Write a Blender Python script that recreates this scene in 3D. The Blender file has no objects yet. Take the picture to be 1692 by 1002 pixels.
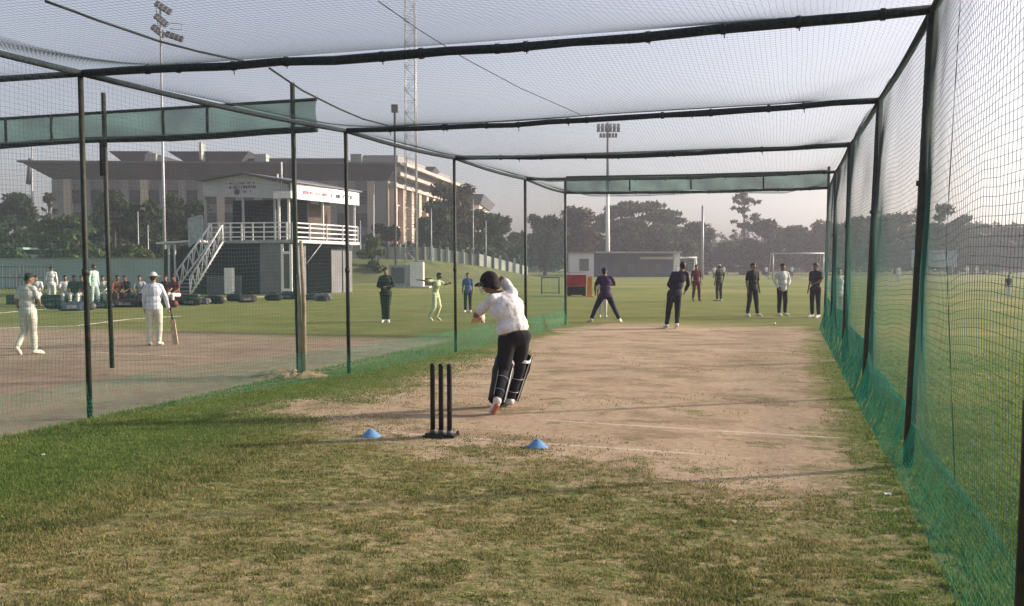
import bpy, math, random
import numpy as np
from mathutils import Vector, Matrix
random.seed(7); rng = np.random.default_rng(7)
S = bpy.context.scene; COL = S.collection
R = math.radians

# ---------------------------------------------------------------- camera, sky, sun, exposure
F = 1380.0; CX, CY = 846.0, 501.0; H = 1.65; PITCH = R(2.53)
cd = bpy.data.cameras.new('camera'); cam = bpy.data.objects.new('camera', cd); COL.objects.link(cam)
cd.sensor_width = 36; cd.lens = F/1692*36; cd.clip_start = .05; cd.clip_end = 3000
cam.location = (0, 0, H); cam.rotation_euler = (R(90)-PITCH, 0, 0); S.camera = cam

SUN_EL, SUN_AZ = R(20), R(76)       # azimuth measured from +Y towards +X
w = bpy.data.worlds.new("World"); S.world = w; w.use_nodes = True
nt = w.node_tree; nt.nodes.clear()
sky = nt.nodes.new('ShaderNodeTexSky'); sky.sky_type = 'NISHITA'; sky.sun_disc = False
sky.sun_elevation = SUN_EL; sky.sun_rotation = SUN_AZ
sky.air_density = 1.0; sky.dust_density = 4.0; sky.ozone_density = 2.0
hs = nt.nodes.new('ShaderNodeHueSaturation'); hs.inputs['Saturation'].default_value = .55
mx = nt.nodes.new('ShaderNodeMix'); mx.data_type = 'RGBA'; mx.blend_type = 'MULTIPLY'
mx.inputs[0].default_value = 1; mx.inputs[7].default_value = (1.0, .95, .97, 1)
bg = nt.nodes.new('ShaderNodeBackground'); bg.inputs[1].default_value = .118
out = nt.nodes.new('ShaderNodeOutputWorld')
nt.links.new(sky.outputs[0], hs.inputs['Color']); nt.links.new(hs.outputs[0], mx.inputs[6])
nt.links.new(mx.outputs[2], bg.inputs[0]); nt.links.new(bg.outputs[0], out.inputs[0])

sl = bpy.data.lights.new('sun', 'SUN'); sun = bpy.data.objects.new('sun', sl); COL.objects.link(sun)
sl.energy = 4.0; sl.angle = R(1.5); sl.color = (1, .84, .68)
sd = Vector((math.sin(SUN_AZ)*math.cos(SUN_EL), math.cos(SUN_AZ)*math.cos(SUN_EL), math.sin(SUN_EL)))
sun.rotation_euler = sd.to_track_quat('Z', 'Y').to_euler(); sun.location = (40, 20, 30)
S.view_settings.view_transform = 'Standard'; S.view_settings.look = 'None'
S.view_settings.exposure = 1.0; S.view_settings.gamma = 1
S.cycles.max_bounces = 6; S.cycles.transparent_max_bounces = 16
S.cycles.volume_bounces = 0

# ---------------------------------------------------------------- measuring helpers
cp, sp = math.cos(PITCH), math.sin(PITCH)
def ray(px, py):
    a = (px-CX)/F; b = -(py-CY)/F
    return Vector((a, cp+b*sp, -sp+b*cp))
def G(px, py, z=0.0):
    d = ray(px, py); t = (z-H)/d.z
    return Vector((d.x*t, d.y*t, z))
def D(px, py, Y):
    d = ray(px, py); t = Y/d.y
    return Vector((d.x*t, Y, H+d.z*t))
def X(px, Y): return (px-CX)/F*Y
AX = Vector((.316, .949, 0)); AX.normalize(); PR = Vector((AX.y, -AX.x, 0))   # lane axis, and across it
def LN(u, v, z=0): return Vector((AX.x*u+PR.x*v, AX.y*u+PR.y*v, z))

# ---------------------------------------------------------------- scene graph helpers
def tag(o, label=None, cat=None, group=None, kind=None):
    if label: o['label'] = label
    if cat: o['category'] = cat
    if group: o['group'] = group
    if kind: o['kind'] = kind
    return o
def empty(name, loc, label, cat, group=None, rz=0):
    o = bpy.data.objects.new(name, None); COL.objects.link(o); o.empty_display_size = .2
    o.location = loc; o.rotation_euler.z = rz
    return tag(o, label, cat, group)
def org(p):
    v = Vector((0, 0, 0))
    while p: v += p.location; p = p.parent
    return v
def copy_tree(o, parent=None):
    c = o.copy(); COL.objects.link(c); c.parent = parent
    for ch in [q for q in o.children]: copy_tree(ch, c)
    return c

class MB:
    def __init__(s): s.v = []; s.f = []; s.m = []; s.smooth = False
    def add(s, vs, fs, mi=0):
        n = len(s.v); s.v += [tuple(q) for q in vs]
        s.f += [tuple(i+n for i in f) for f in fs]; s.m += [mi]*len(fs); return s
    def box(s, c, sz, rz=0, rx=0, ry=0, mi=0):
        M = Matrix.Translation(c) @ Matrix.Rotation(rz, 4, 'Z') @ Matrix.Rotation(ry, 4, 'Y') @ Matrix.Rotation(rx, 4, 'X')
        x, y, z = sz[0]/2, sz[1]/2, sz[2]/2
        vs = [M @ Vector(p) for p in ((-x,-y,-z),(x,-y,-z),(x,y,-z),(-x,y,-z),(-x,-y,z),(x,-y,z),(x,y,z),(-x,y,z))]
        return s.add(vs, [(0,3,2,1),(4,5,6,7),(0,1,5,4),(1,2,6,5),(2,3,7,6),(3,0,4,7)], mi)
    def panel(s, a, b, z0, z1, t, z0b=None, z1b=None, mi=0):
        """wall from plan point a to b, thickness t to the left of a->b"""
        a = Vector(a[:2]); b = Vector(b[:2]); d = (b-a).normalized(); n = Vector((-d.y, d.x))*t
        z0b = z0 if z0b is None else z0b; z1b = z1 if z1b is None else z1b
        p = [a, b, b+n, a+n]; lo = [z0, z0b, z0b, z0]; hi = [z1, z1b, z1b, z1]
        vs = [(q.x, q.y, h) for q, h in zip(p, lo)] + [(q.x, q.y, h) for q, h in zip(p, hi)]
        return s.add(vs, [(0,3,2,1),(4,5,6,7),(0,1,5,4),(1,2,6,5),(2,3,7,6),(3,0,4,7)], mi)
    def prism(s, pts, z0, z1, top=None, mi=0):
        n = len(pts); top = top or pts
        vs = [(p[0], p[1], z0) for p in pts] + [(p[0], p[1], z1) for p in top]
        fs = [tuple(range(n))[::-1], tuple(range(n, 2*n))] + [(i, (i+1) % n, (i+1) % n+n, i+n) for i in range(n)]
        return s.add(vs, fs, mi)
    def tube(s, pts, r, n=8, mi=0, cap=True):
        pts = [Vector(p) for p in pts]; k = len(pts)
        rs = list(r) if hasattr(r, '__len__') else [r]*k
        vs = []; up = None
        for i, p in enumerate(pts):
            t = (pts[min(i+1, k-1)]-pts[max(i-1, 0)]).normalized()
            if up is None:
                up = Vector((0, 0, 1)) if abs(t.z) < .9 else Vector((1, 0, 0))
            a = t.cross(up).normalized(); b = a.cross(t).normalized(); up = b
            for j in range(n):
                th = 2*math.pi*j/n
                vs.append(p + (a*math.cos(th)+b*math.sin(th))*rs[i])
        fs = [(i*n+j, i*n+(j+1) % n, (i+1)*n+(j+1) % n, (i+1)*n+j) for i in range(k-1) for j in range(n)]
        if cap: fs += [tuple(range(n))[::-1], tuple((k-1)*n+j for j in range(n))]
        return s.add(vs, fs, mi)
    def cap(s, a, b, ra, rb, n=12, mi=0, rings=4):
        """tapered capsule"""
        a = Vector(a); b = Vector(b); d = b-a; L = d.length
        d = d.normalized() if L > 1e-6 else Vector((0, 0, 1))
        pts = []; rs = []
        for i in range(rings+1):
            th = math.pi/2*(1-i/rings); pts.append(a-d*ra*math.sin(th)); rs.append(max(ra*math.cos(th), ra*.02))
        for i in range(rings+1):
            th = math.pi/2*i/rings; pts.append(b+d*rb*math.sin(th)); rs.append(max(rb*math.cos(th), rb*.02))
        return s.tube2(pts, rs, d, n, mi)
    def tube2(s, pts, rs, d, n, mi):
        up = Vector((0, 0, 1)) if abs(d.z) < .9 else Vector((1, 0, 0))
        a = d.cross(up).normalized(); b = a.cross(d).normalized(); k = len(pts); vs = []
        for p, r in zip(pts, rs):
            for j in range(n):
                th = 2*math.pi*j/n; vs.append(p+(a*math.cos(th)+b*math.sin(th))*r)
        fs = [(i*n+j, i*n+(j+1) % n, (i+1)*n+(j+1) % n, (i+1)*n+j) for i in range(k-1) for j in range(n)]
        fs += [tuple(range(n))[::-1], tuple((k-1)*n+j for j in range(n))]
        return s.add(vs, fs, mi)
    def ell(s, c, r, rot=None, n=14, m=9, mi=0):
        c = Vector(c); rot = rot or Matrix.Identity(3); vs = []
        for i in range(m+1):
            ph = math.pi*(i+.02)/(m+.04)
            for j in range(n):
                th = 2*math.pi*j/n
                q = Vector((r[0]*math.sin(ph)*math.cos(th), r[1]*math.sin(ph)*math.sin(th), r[2]*math.cos(ph)))
                vs.append(c + rot @ q)
        fs = [(i*n+j, (i+1)*n+j, (i+1)*n+(j+1) % n, i*n+(j+1) % n) for i in range(m) for j in range(n)]
        fs += [tuple(range(n)), tuple(m*n+j for j in range(n))[::-1]]
        return s.add(vs, fs, mi)
    def build(s, name, mat, parent=None, smooth=False, kind=None, label=None):
        o_ = org(parent) if parent else Vector((0, 0, 0))
        me = bpy.data.meshes.new(name)
        me.from_pydata([(p[0]-o_.x, p[1]-o_.y, p[2]-o_.z) for p in s.v], [], s.f)
        for m in (mat if isinstance(mat, (list, tuple)) else [mat]): me.materials.append(m)
        me.polygons.foreach_set('material_index', s.m)
        if smooth or s.smooth: me.polygons.foreach_set('use_smooth', [True]*len(me.polygons))
        me.update()
        ob = bpy.data.objects.new(name, me); COL.objects.link(ob)
        if parent: ob.parent = parent
        if kind: ob['kind'] = kind
        if label: ob['label'] = label
        return ob

def npmesh(name, V, Fq, mat, parent=None, smooth=False):
    me = bpy.data.meshes.new(name); V = np.asarray(V, dtype=np.float32); Fq = np.asarray(Fq, dtype=np.int32)
    if parent: V = V-np.array(org(parent), dtype=np.float32)
    k = Fq.shape[1]
    me.vertices.add(len(V)); me.vertices.foreach_set('co', V.ravel())
    me.loops.add(Fq.size); me.loops.foreach_set('vertex_index', Fq.ravel())
    me.polygons.add(len(Fq)); me.polygons.foreach_set('loop_start', np.arange(0, Fq.size, k, dtype=np.int32))
    me.materials.append(mat)
    me.update(calc_edges=True); me.validate()
    if smooth: me.polygons.foreach_set('use_smooth', [True]*len(me.polygons))
    ob = bpy.data.objects.new(name, me); COL.objects.link(ob)
    if parent: ob.parent = parent
    return ob

# ---------------------------------------------------------------- materials
def newmat(name):
    m = bpy.data.materials.new(name); m.use_nodes = True; t = m.node_tree
    return m, t, t.nodes['Principled BSDF']
def mat(name, c, rough=.8, var=.25, scale=6, bump=0.0, metal=0, c2=None, spec=.3, island=False, detail=4, trans=0):
    m, t, b = newmat(name); N = t.nodes; L = t.links
    b.inputs['Roughness'].default_value = rough; b.inputs['Metallic'].default_value = metal
    b.inputs['Specular IOR Level'].default_value = spec
    tc = N.new('ShaderNodeTexCoord'); no = N.new('ShaderNodeTexNoise'); no.inputs['Scale'].default_value = scale
    no.inputs['Detail'].default_value = detail; L.new(tc.outputs['Object'], no.inputs['Vector'])
    cr = N.new('ShaderNodeValToRGB'); e = cr.color_ramp.elements
    lo = [x*(1-var) for x in c]; hi = list(c2) if c2 else [min(x*(1+var), 1) for x in c]
    e[0].position = .3; e[0].color = (*lo, 1); e[1].position = .7; e[1].color = (*hi, 1)
    if island:
        ge = N.new('ShaderNodeNewGeometry'); mm = N.new('ShaderNodeMath'); mm.operation = 'MULTIPLY_ADD'
        mm.inputs[1].default_value = .5; L.new(ge.outputs['Random Per Island'], mm.inputs[0])
        m2 = N.new('ShaderNodeMath'); m2.operation = 'MULTIPLY'; m2.inputs[1].default_value = .5
        L.new(no.outputs[0], m2.inputs[0]); L.new(m2.outputs[0], mm.inputs[2]); L.new(mm.outputs[0], cr.inputs[0])
    else: L.new(no.outputs[0], cr.inputs[0])
    L.new(cr.outputs[0], b.inputs['Base Color'])
    if bump:
        bp = N.new('ShaderNodeBump'); bp.inputs['Strength'].default_value = bump; bp.inputs['Distance'].default_value = .02
        L.new(no.outputs[0], bp.inputs['Height']); L.new(bp.outputs[0], b.inputs['Normal'])
    if trans:
        tr = N.new('ShaderNodeBsdfTranslucent'); mxs = N.new('ShaderNodeMixShader'); mxs.inputs[0].default_value = trans
        L.new(cr.outputs[0], tr.inputs[0]); L.new(b.outputs[0], mxs.inputs[1]); L.new(tr.outputs[0], mxs.inputs[2])
        L.new(mxs.outputs[0], N['Material Output'].inputs[0])
    return m

M = {}
M['pole'] = mat('dark_green_paint', (.010, .022, .020), .6, .4, 14, .15, c2=(.035, .035, .025), detail=8)
M['beam'] = mat('net_wrapped_pipe', (.016, .026, .032), .9, .5, 30, .5)
M['net'] = mat('net_twine', (.05, .085, .085), .9, .3, 4)
M['nets'] = mat('side_net_twine', (.012, .13, .095), .9, .3, 4)
t_ = M['nets'].node_tree; x_ = t_.nodes.new('ShaderNodeSeparateXYZ'); t_.links.new(t_.nodes['Texture Coordinate'].outputs['Object'], x_.inputs[0])
r_ = t_.nodes.new('ShaderNodeMapRange'); t_.links.new(x_.outputs[2], r_.inputs[0]); r_.inputs[1].default_value = 1.3; r_.inputs[2].default_value = 2.6
q_ = t_.nodes.new('ShaderNodeMix'); q_.data_type = 'RGBA'; t_.links.new(r_.outputs[0], q_.inputs[0]); q_.inputs[7].default_value = (.045, .075, .075, 1)   # upper half greyed: silhouette against the sky painted into the twine
c_ = t_.nodes['Principled BSDF'].inputs['Base Color']; t_.links.new(c_.links[0].from_socket, q_.inputs[6]); t_.links.new(q_.outputs[2], c_)
M['netg'] = mat('green_net_twine', (.018, .27, .16), .9, .35, 9)
M['rope'] = mat('rope', (.015, .02, .02), .9)
M['cloth'] = mat('green_shade_cloth', (.07, .15, .135), .9, .45, 1.2, .3, trans=.5)
M['steel'] = mat('grey_steel', (.33, .34, .36), .5, .15, 5, 0, .3)
M['steeld'] = mat('dark_steel', (.1, .1, .11), .6, .2, 5)
M['white'] = mat('white_paint', (.72, .72, .70), .5, .08, 3)
M['openshade'] = mat('painted_opening_shade', (.006, .006, .007), 1, .2, 2, spec=0)  # near-black paint for the shade inside the pavilion opening
M['black'] = mat('black_plastic', (.012, .012, .014), .4, .3, 8)
M['bark'] = mat('bark', (.07, .05, .04), .95, .35, 3, .5)
M['bamboo'] = mat('weathered_bamboo', (.30, .25, .18), .8, .35, 5, .3)
M['skin'] = mat('brown_skin', (.22, .115, .07), .55, .12, 8)
M['hair'] = mat('black_hair', (.012, .010, .010), .6, .3, 30, .5)
M['red'] = mat('red_paint', (.30, .03, .035), .6, .3, 4)

def see_through(m, k):
    t = m.node_tree; o = t.nodes['Material Output']; src = o.inputs[0].links[0].from_socket
    tr = t.nodes.new('ShaderNodeBsdfTransparent'); mx_ = t.nodes.new('ShaderNodeMixShader'); mx_.inputs[0].default_value = k
    t.links.new(src, mx_.inputs[1]); t.links.new(tr.outputs[0], mx_.inputs[2]); t.links.new(mx_.outputs[0], o.inputs[0])
see_through(M['cloth'], .2)      # woven shade cloth lets part of the sky through

# ground material --------------------------------------------------------------
class NX:
    """tiny expression helper on a node tree"""
    def __init__(s, t): s.t = t
    def _set(s, sock, v):
        if isinstance(v, (int, float)): sock.default_value = v
        else: s.t.links.new(v, sock)
    def m(s, op, a, b=0, c=None, clamp=False):
        n = s.t.nodes.new('ShaderNodeMath'); n.operation = op; n.use_clamp = clamp
        s._set(n.inputs[0], a); s._set(n.inputs[1], b)
        if c is not None: s._set(n.inputs[2], c)
        return n.outputs[0]
    def ss(s, x, a, b):   # smoothstep a->b : 0..1
        n = s.t.nodes.new('ShaderNodeMapRange'); n.interpolation_type = 'SMOOTHSTEP'
        s._set(n.inputs[0], x); n.inputs[1].default_value = a; n.inputs[2].default_value = b
        return n.outputs[0]
    def noise(s, vec, scale, detail=4, rough=.6, sx=1, sy=1):
        if sx != 1 or sy != 1:
            mp = s.t.nodes.new('ShaderNodeMapping'); mp.inputs['Scale'].default_value = (sx, sy, 1)
            s.t.links.new(vec, mp.inputs[0]); vec = mp.outputs[0]
        n = s.t.nodes.new('ShaderNodeTexNoise'); n.inputs['Scale'].default_value = scale
        n.inputs['Detail'].default_value = detail; n.inputs['Roughness'].default_value = rough
        s.t.links.new(vec, n.inputs['Vector']); return n.outputs[0]
    def mix(s, f, a, b):
        n = s.t.nodes.new('ShaderNodeMix'); n.data_type = 'RGBA'; s._set(n.inputs[0], f)
        for sock, v in ((n.inputs[6], a), (n.inputs[7], b)):
            if isinstance(v, tuple): sock.default_value = (*v, 1)
            else: s.t.links.new(v, sock)
        return n.outputs[2]
    def ramp(s, x, stops):
        n = s.t.nodes.new('ShaderNodeValToRGB'); e = n.color_ramp.elements
        while len(e) < len(stops): e.new(.5)
        for q, (p, c) in zip(e, stops): q.position = p; q.color = (*c, 1)
        s.t.links.new(x, n.inputs[0]); return n.outputs[0]

def ground_mat():
    m, t, b = newmat('ground_turf_and_soil'); n = NX(t)
    tc = t.nodes.new('ShaderNodeTexCoord'); P = tc.outputs['Object']
    rot = t.nodes.new('ShaderNodeMapping'); rot.vector_type = 'POINT'
    rot.inputs['Rotation'].default_value = (0, 0, math.atan2(AX.x, AX.y))
    t.links.new(P, rot.inputs[0]); L = rot.outputs[0]          # x = v (across), y = u (along)
    sx = t.nodes.new('ShaderNodeSeparateXYZ'); t.links.new(L, sx.inputs[0]); v, u = sx.outputs[0], sx.outputs[1]
    n1 = n.noise(L, .55, 5, .6); n2 = n.noise(L, 2.4, 5, .65); n3 = n.noise(L, 14, 4, .7); n4 = n.noise(L, 60, 3, .7)
    nb = n.noise(L, .12, 3, .6); st = n.noise(L, 1.2, 5, .65, .5, 2.2)
    j = n.m('MULTIPLY', n.m('SUBTRACT', n1, .5), 2.2); k = n.m('MULTIPLY', n.m('SUBTRACT', n2, .5), 1.1)
    jj = n.m('ADD', j, k)
    vv = n.m('ADD', v, jj); uu = n.m('ADD', u, n.m('MULTIPLY', jj, .9))
    # main pitch: worn soil inside the cage
    a = n.m('MULTIPLY', n.ss(n.m('ADD', vv, n.m('MULTIPLY', n.ss(u, 9.6, 8.2), .9)), -5.8, -4.9), n.ss(vv, .75, .1))
    a = n.m('MULTIPLY', a, n.m('MULTIPLY', n.ss(n.m('ADD', uu, n.m('MULTIPLY', n.m('ADD', v, 3.2), .32)), 6.3, 7.4), n.ss(uu, 25.5, 22)))
    # left lane soil
    v2 = n.m('ADD', v, n.m('MULTIPLY', jj, .22))
    bb = n.m('MULTIPLY', n.ss(v2, -7.0, -7.35), n.ss(n.m('ADD', u, n.m('MULTIPLY', j, .9)), 18.2, 16.0))
    # soil between cage and bank behind left lane (run-up)
    cc = n.m('MULTIPLY', n.m('MULTIPLY', n.ss(vv, -22, -18), n.ss(u, 16, 12)), n.ss(v, -6.6, -7.2))
    soil = n.m('MAXIMUM', a, n.m('MAXIMUM', bb, cc))
    # tufts surviving in the soil and bald spots in the grass
    tuft = n.m('MULTIPLY', n.ss(n.noise(L, 1.5, 7, .74, .9, 1.3), .54, .66), .75)
    soil = n.m('MULTIPLY', soil, n.m('SUBTRACT', 1, n.m('MULTIPLY', tuft, n.ss(u, 22, 8))))
    near = n.m('MULTIPLY', n.m('MULTIPLY', n.ss(v, -4.8, -2.6), n.ss(u, 8.2, 6.6)), n.ss(v, 1.1, .5))
    near = n.m('MAXIMUM', near, n.m('MULTIPLY', n.m('MULTIPLY', n.ss(v, -6.3, -3.2), n.ss(u, 9.5, 6.8)), n.m('MULTIPLY', n.ss(v, 1.2, .3), .8)))
    bald = n.m('MULTIPLY', n.ss(n.m('ADD', n.m('MULTIPLY', st, .35), n.m('ADD', n.m('MULTIPLY', n3, .3), n.m('MULTIPLY', n.noise(L, 9, 4, .65, .8, 1.6), .35))), .42, .58), n.m('MULTIPLY', near, .95))
    bald2 = n.m('MULTIPLY', n.m('MULTIPLY', n.ss(u, 5.0, 3.6), n.ss(n2, .40, .56)), .75)
    soil = n.m('MAXIMUM', soil, n.m('MAXIMUM', bald, bald2), clamp=True)
    far = n.m('MAXIMUM', n.ss(u, 24, 60), n.m('MULTIPLY', n.ss(v, 1.2, 2.2), n.ss(u, 3, 12)))
    grass = n.ramp(n.m('ADD', n.m('MULTIPLY', n1, .45), n.m('MULTIPLY', n3, .55)),
                   [(.3, (.070, .10, .026)), (.5, (.135, .155, .05)), (.68, (.24, .21, .09))])
    lush = n.ramp(n3, [(.3, (.055, .09, .028)), (.7, (.15, .18, .06))])
    lm = n.m('MULTIPLY', n.m('MULTIPLY', n.ss(vv, -4.0, -5.6), n.ss(v, -7.6, -7.0)), n.m('MULTIPLY', n.ss(u, 4.2, 6), n.ss(u, 20, 12)))
    grass = n.mix(n.m('MULTIPLY', lm, .8), grass, lush)
    rl = n.m('MULTIPLY', n.ss(v, .3, .8), n.m('MULTIPLY', n.ss(v, 1.8, 1.3), n.ss(u, 60, 20)))
    grass = n.mix(n.m('MULTIPLY', rl, .5), grass, lush)
    fgr = n.ramp(n.m('ADD', n.m('MULTIPLY', nb, .55), n.m('MULTIPLY', n.noise(L, .35, 5, .7, .25, 1.6), .45)),
                 [(.36, (.09, .13, .035)), (.5, (.165, .19, .055)), (.62, (.26, .225, .09))])
    grass = n.mix(far, grass, fgr)
    dirt = n.ramp(n.m('ADD', n.m('MULTIPLY', n1, .4), n.m('MULTIPLY', n3, .6)),
                  [(.32, (.27, .20, .13)), (.5, (.40, .305, .21)), (.68, (.50, .40, .285))])
    foot = n.m('MULTIPLY', n.ss(n.noise(L, 1.15, 7, .72, .9, 1.3), .47, .62), .55)
    dirt = n.mix(foot, dirt, (.19, .135, .085))
    worn = n.m('MULTIPLY', n.ss(n.noise(L, .8, 6, .75, 1, 1.8), .50, .66), n.m('MULTIPLY', n.ss(u, 9, 11), .55))
    dirt = n.mix(worn, dirt, (.19, .17, .08))
    crack = t.nodes.new('ShaderNodeTexVoronoi'); crack.feature = 'DISTANCE_TO_EDGE'; crack.inputs['Scale'].default_value = 3.2
    wv_ = t.nodes.new('ShaderNodeMix'); wv_.data_type = 'VECTOR'; wv_.inputs[0].default_value = .12; t.links.new(L, wv_.inputs[4])
    nzc = t.nodes.new('ShaderNodeTexNoise'); nzc.inputs['Scale'].default_value = 3; t.links.new(L, nzc.inputs['Vector']); t.links.new(nzc.outputs[1], wv_.inputs[5])
    t.links.new(wv_.outputs[1], crack.inputs['Vector'])
    ck = n.m('MULTIPLY', n.ss(crack.outputs['Distance'], .035, .0), n.m('MULTIPLY', n.ss(n2, .48, .6), n.m('MULTIPLY', n.ss(u, 14, 9), .45)))
    dirt = n.mix(ck, dirt, (.16, .115, .08))
    dirt = n.mix(n.m('MULTIPLY', n.ss(v, -6.8, -7.4), .55), dirt, (.20, .155, .12))
    # worn chalk creases
    def line(u0, w, v0, v1):
        q = n.m('ABSOLUTE', n.m('SUBTRACT', n.m('ADD', u, n.m('MULTIPLY', j, .012)), u0))
        q = n.m('MULTIPLY', n.ss(q, w, w*.4), n.m('MULTIPLY', n.ss(v, v0-.1, v0+.1), n.ss(v, v1+.3, v1-.3)))
        return n.m('MULTIPLY', q, n.ss(n2, .32, .55))
    ch = n.m('MAXIMUM', line(7.42, .04, -3.9, -.6), line(8.55, .04, -2.5, .6))
    ch = n.m('MAXIMUM', ch, line(12.6, .05, -13, -10.0))
    straw = n.ramp(n3, [(.35, (.17, .14, .06)), (.65, (.36, .29, .16))])
    dirt = n.mix(n.m('MULTIPLY', n.ss(n.m('ADD', u, n.m('MULTIPLY', n.m('ADD', v, 3.2), .32)), 7.2, 6.2), n.m('MULTIPLY', n.m('SUBTRACT', 1, a), n.m('MULTIPLY', n.ss(v, -7.1, -6.9), .8))), dirt, straw)
    col = n.mix(soil, grass, dirt)
    col = n.mix(n.m('MULTIPLY', ch, .55), col, (.62, .55, .46))
    fine = n.m('ADD', .72, n.m('MULTIPLY', n4, .56))
    vm = t.nodes.new('ShaderNodeVectorMath'); vm.operation = 'SCALE'; t.links.new(col, vm.inputs[0]); t.links.new(fine, vm.inputs[3])
    t.links.new(vm.outputs[0], b.inputs['Base Color'])
    b.inputs['Roughness'].default_value = 1; b.inputs['Specular IOR Level'].default_value = .05
    bp = t.nodes.new('ShaderNodeBump'); bp.inputs['Distance'].default_value = .03
    hgt = n.m('ADD', n.m('MULTIPLY', n3, n.m('SUBTRACT', 1.15, soil)), n.m('MULTIPLY', n4, .35))
    t.links.new(n.m('MULTIPLY', n.ss(u, 60, 15), .8), bp.inputs['Strength'])
    t.links.new(hgt, bp.inputs['Height']); t.links.new(bp.outputs[0], b.inputs['Normal'])
    return m

# ---------------------------------------------------------------- ground sheet
def terrain_h(x, y):
    h = .035*np.sin(x*.9+1)*np.cos(y*.7)*np.clip((60-y)/60, 0, 1)*np.clip(np.abs(y-2)/12, 0, 1)
    return h*0.5
xs = np.unique(np.concatenate([np.linspace(-900, -60, 18), np.linspace(-60, 60, 121), np.linspace(60, 900, 18)]))
ys = np.unique(np.concatenate([np.linspace(-60, 0, 12), np.linspace(0, 60, 61), np.linspace(60, 1500, 30)]))
gx, gy = np.meshgrid(xs, ys); V = np.stack([gx.ravel(), gy.ravel(), np.zeros(gx.size)], 1)
nx = len(xs); ii = np.arange(len(ys)-1)[:, None]*nx+np.arange(nx-1)[None, :]; ii = ii.ravel()
g = npmesh('ground', V, np.stack([ii, ii+1, ii+1+nx, ii+nx], 1), ground_mat()); g['kind'] = 'structure'

# pale path along the left boundary and the far boundary rope line
M['path'] = mat('pale_concrete_path', (.42, .40, .36), .9, .2, 2)
m = MB(); a = G(-60, 523); b_ = G(135, 506); c_ = G(430, 491.5)
m.prism([(a.x, a.y), (b_.x, b_.y), (c_.x, c_.y), (c_.x, c_.y+1.2), (b_.x, b_.y+1.5), (a.x, a.y+1.5)], .002, .012)
p = m.build('path', M['path']); p['kind'] = 'structure'
m = MB(); a = G(-60, 545); b_ = G(128, 539); c_ = G(215, 528); d_ = G(300, 523)
for p0, p1 in ((a, b_), (b_, c_), (c_, d_)): m.panel(p0, p1, .002, .008, .14)
p = m.build('field_marking_line', M['path']); p['kind'] = 'structure'

# grassy bank behind the tower
M['bank'] = mat('bank_grass', (.10, .115, .035), 1, .3, .6, .4)
P0 = [D(585, 440, 84), D(700, 440, 86), D(790, 440, 92), D(900, 440, 104)]
prof = [(-6, -.05), (-3, .5), (0, 1.7), (3, 2.1), (9, 2.1), (16, -.2)]
hs_ = [1.15, 1.1, .8, .05]
V = []; Fq = []
pts = [(P0[0]+Vector((-14, 1, 0)), 1.15)] + list(zip(P0, hs_))
for (p_, h_) in pts:
    for (dy, z) in prof: V.append((p_.x, p_.y+dy, z*h_ if z > 0 else z))
for i in range(len(pts)-1):
    for j in range(len(prof)-1):
        k = i*len(prof)+j; Fq.append((k, k+1+0, k+1+len(prof), k+len(prof)))
o = npmesh('grass_bank', V, Fq, M['bank'], smooth=True); o['kind'] = 'structure'

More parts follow.
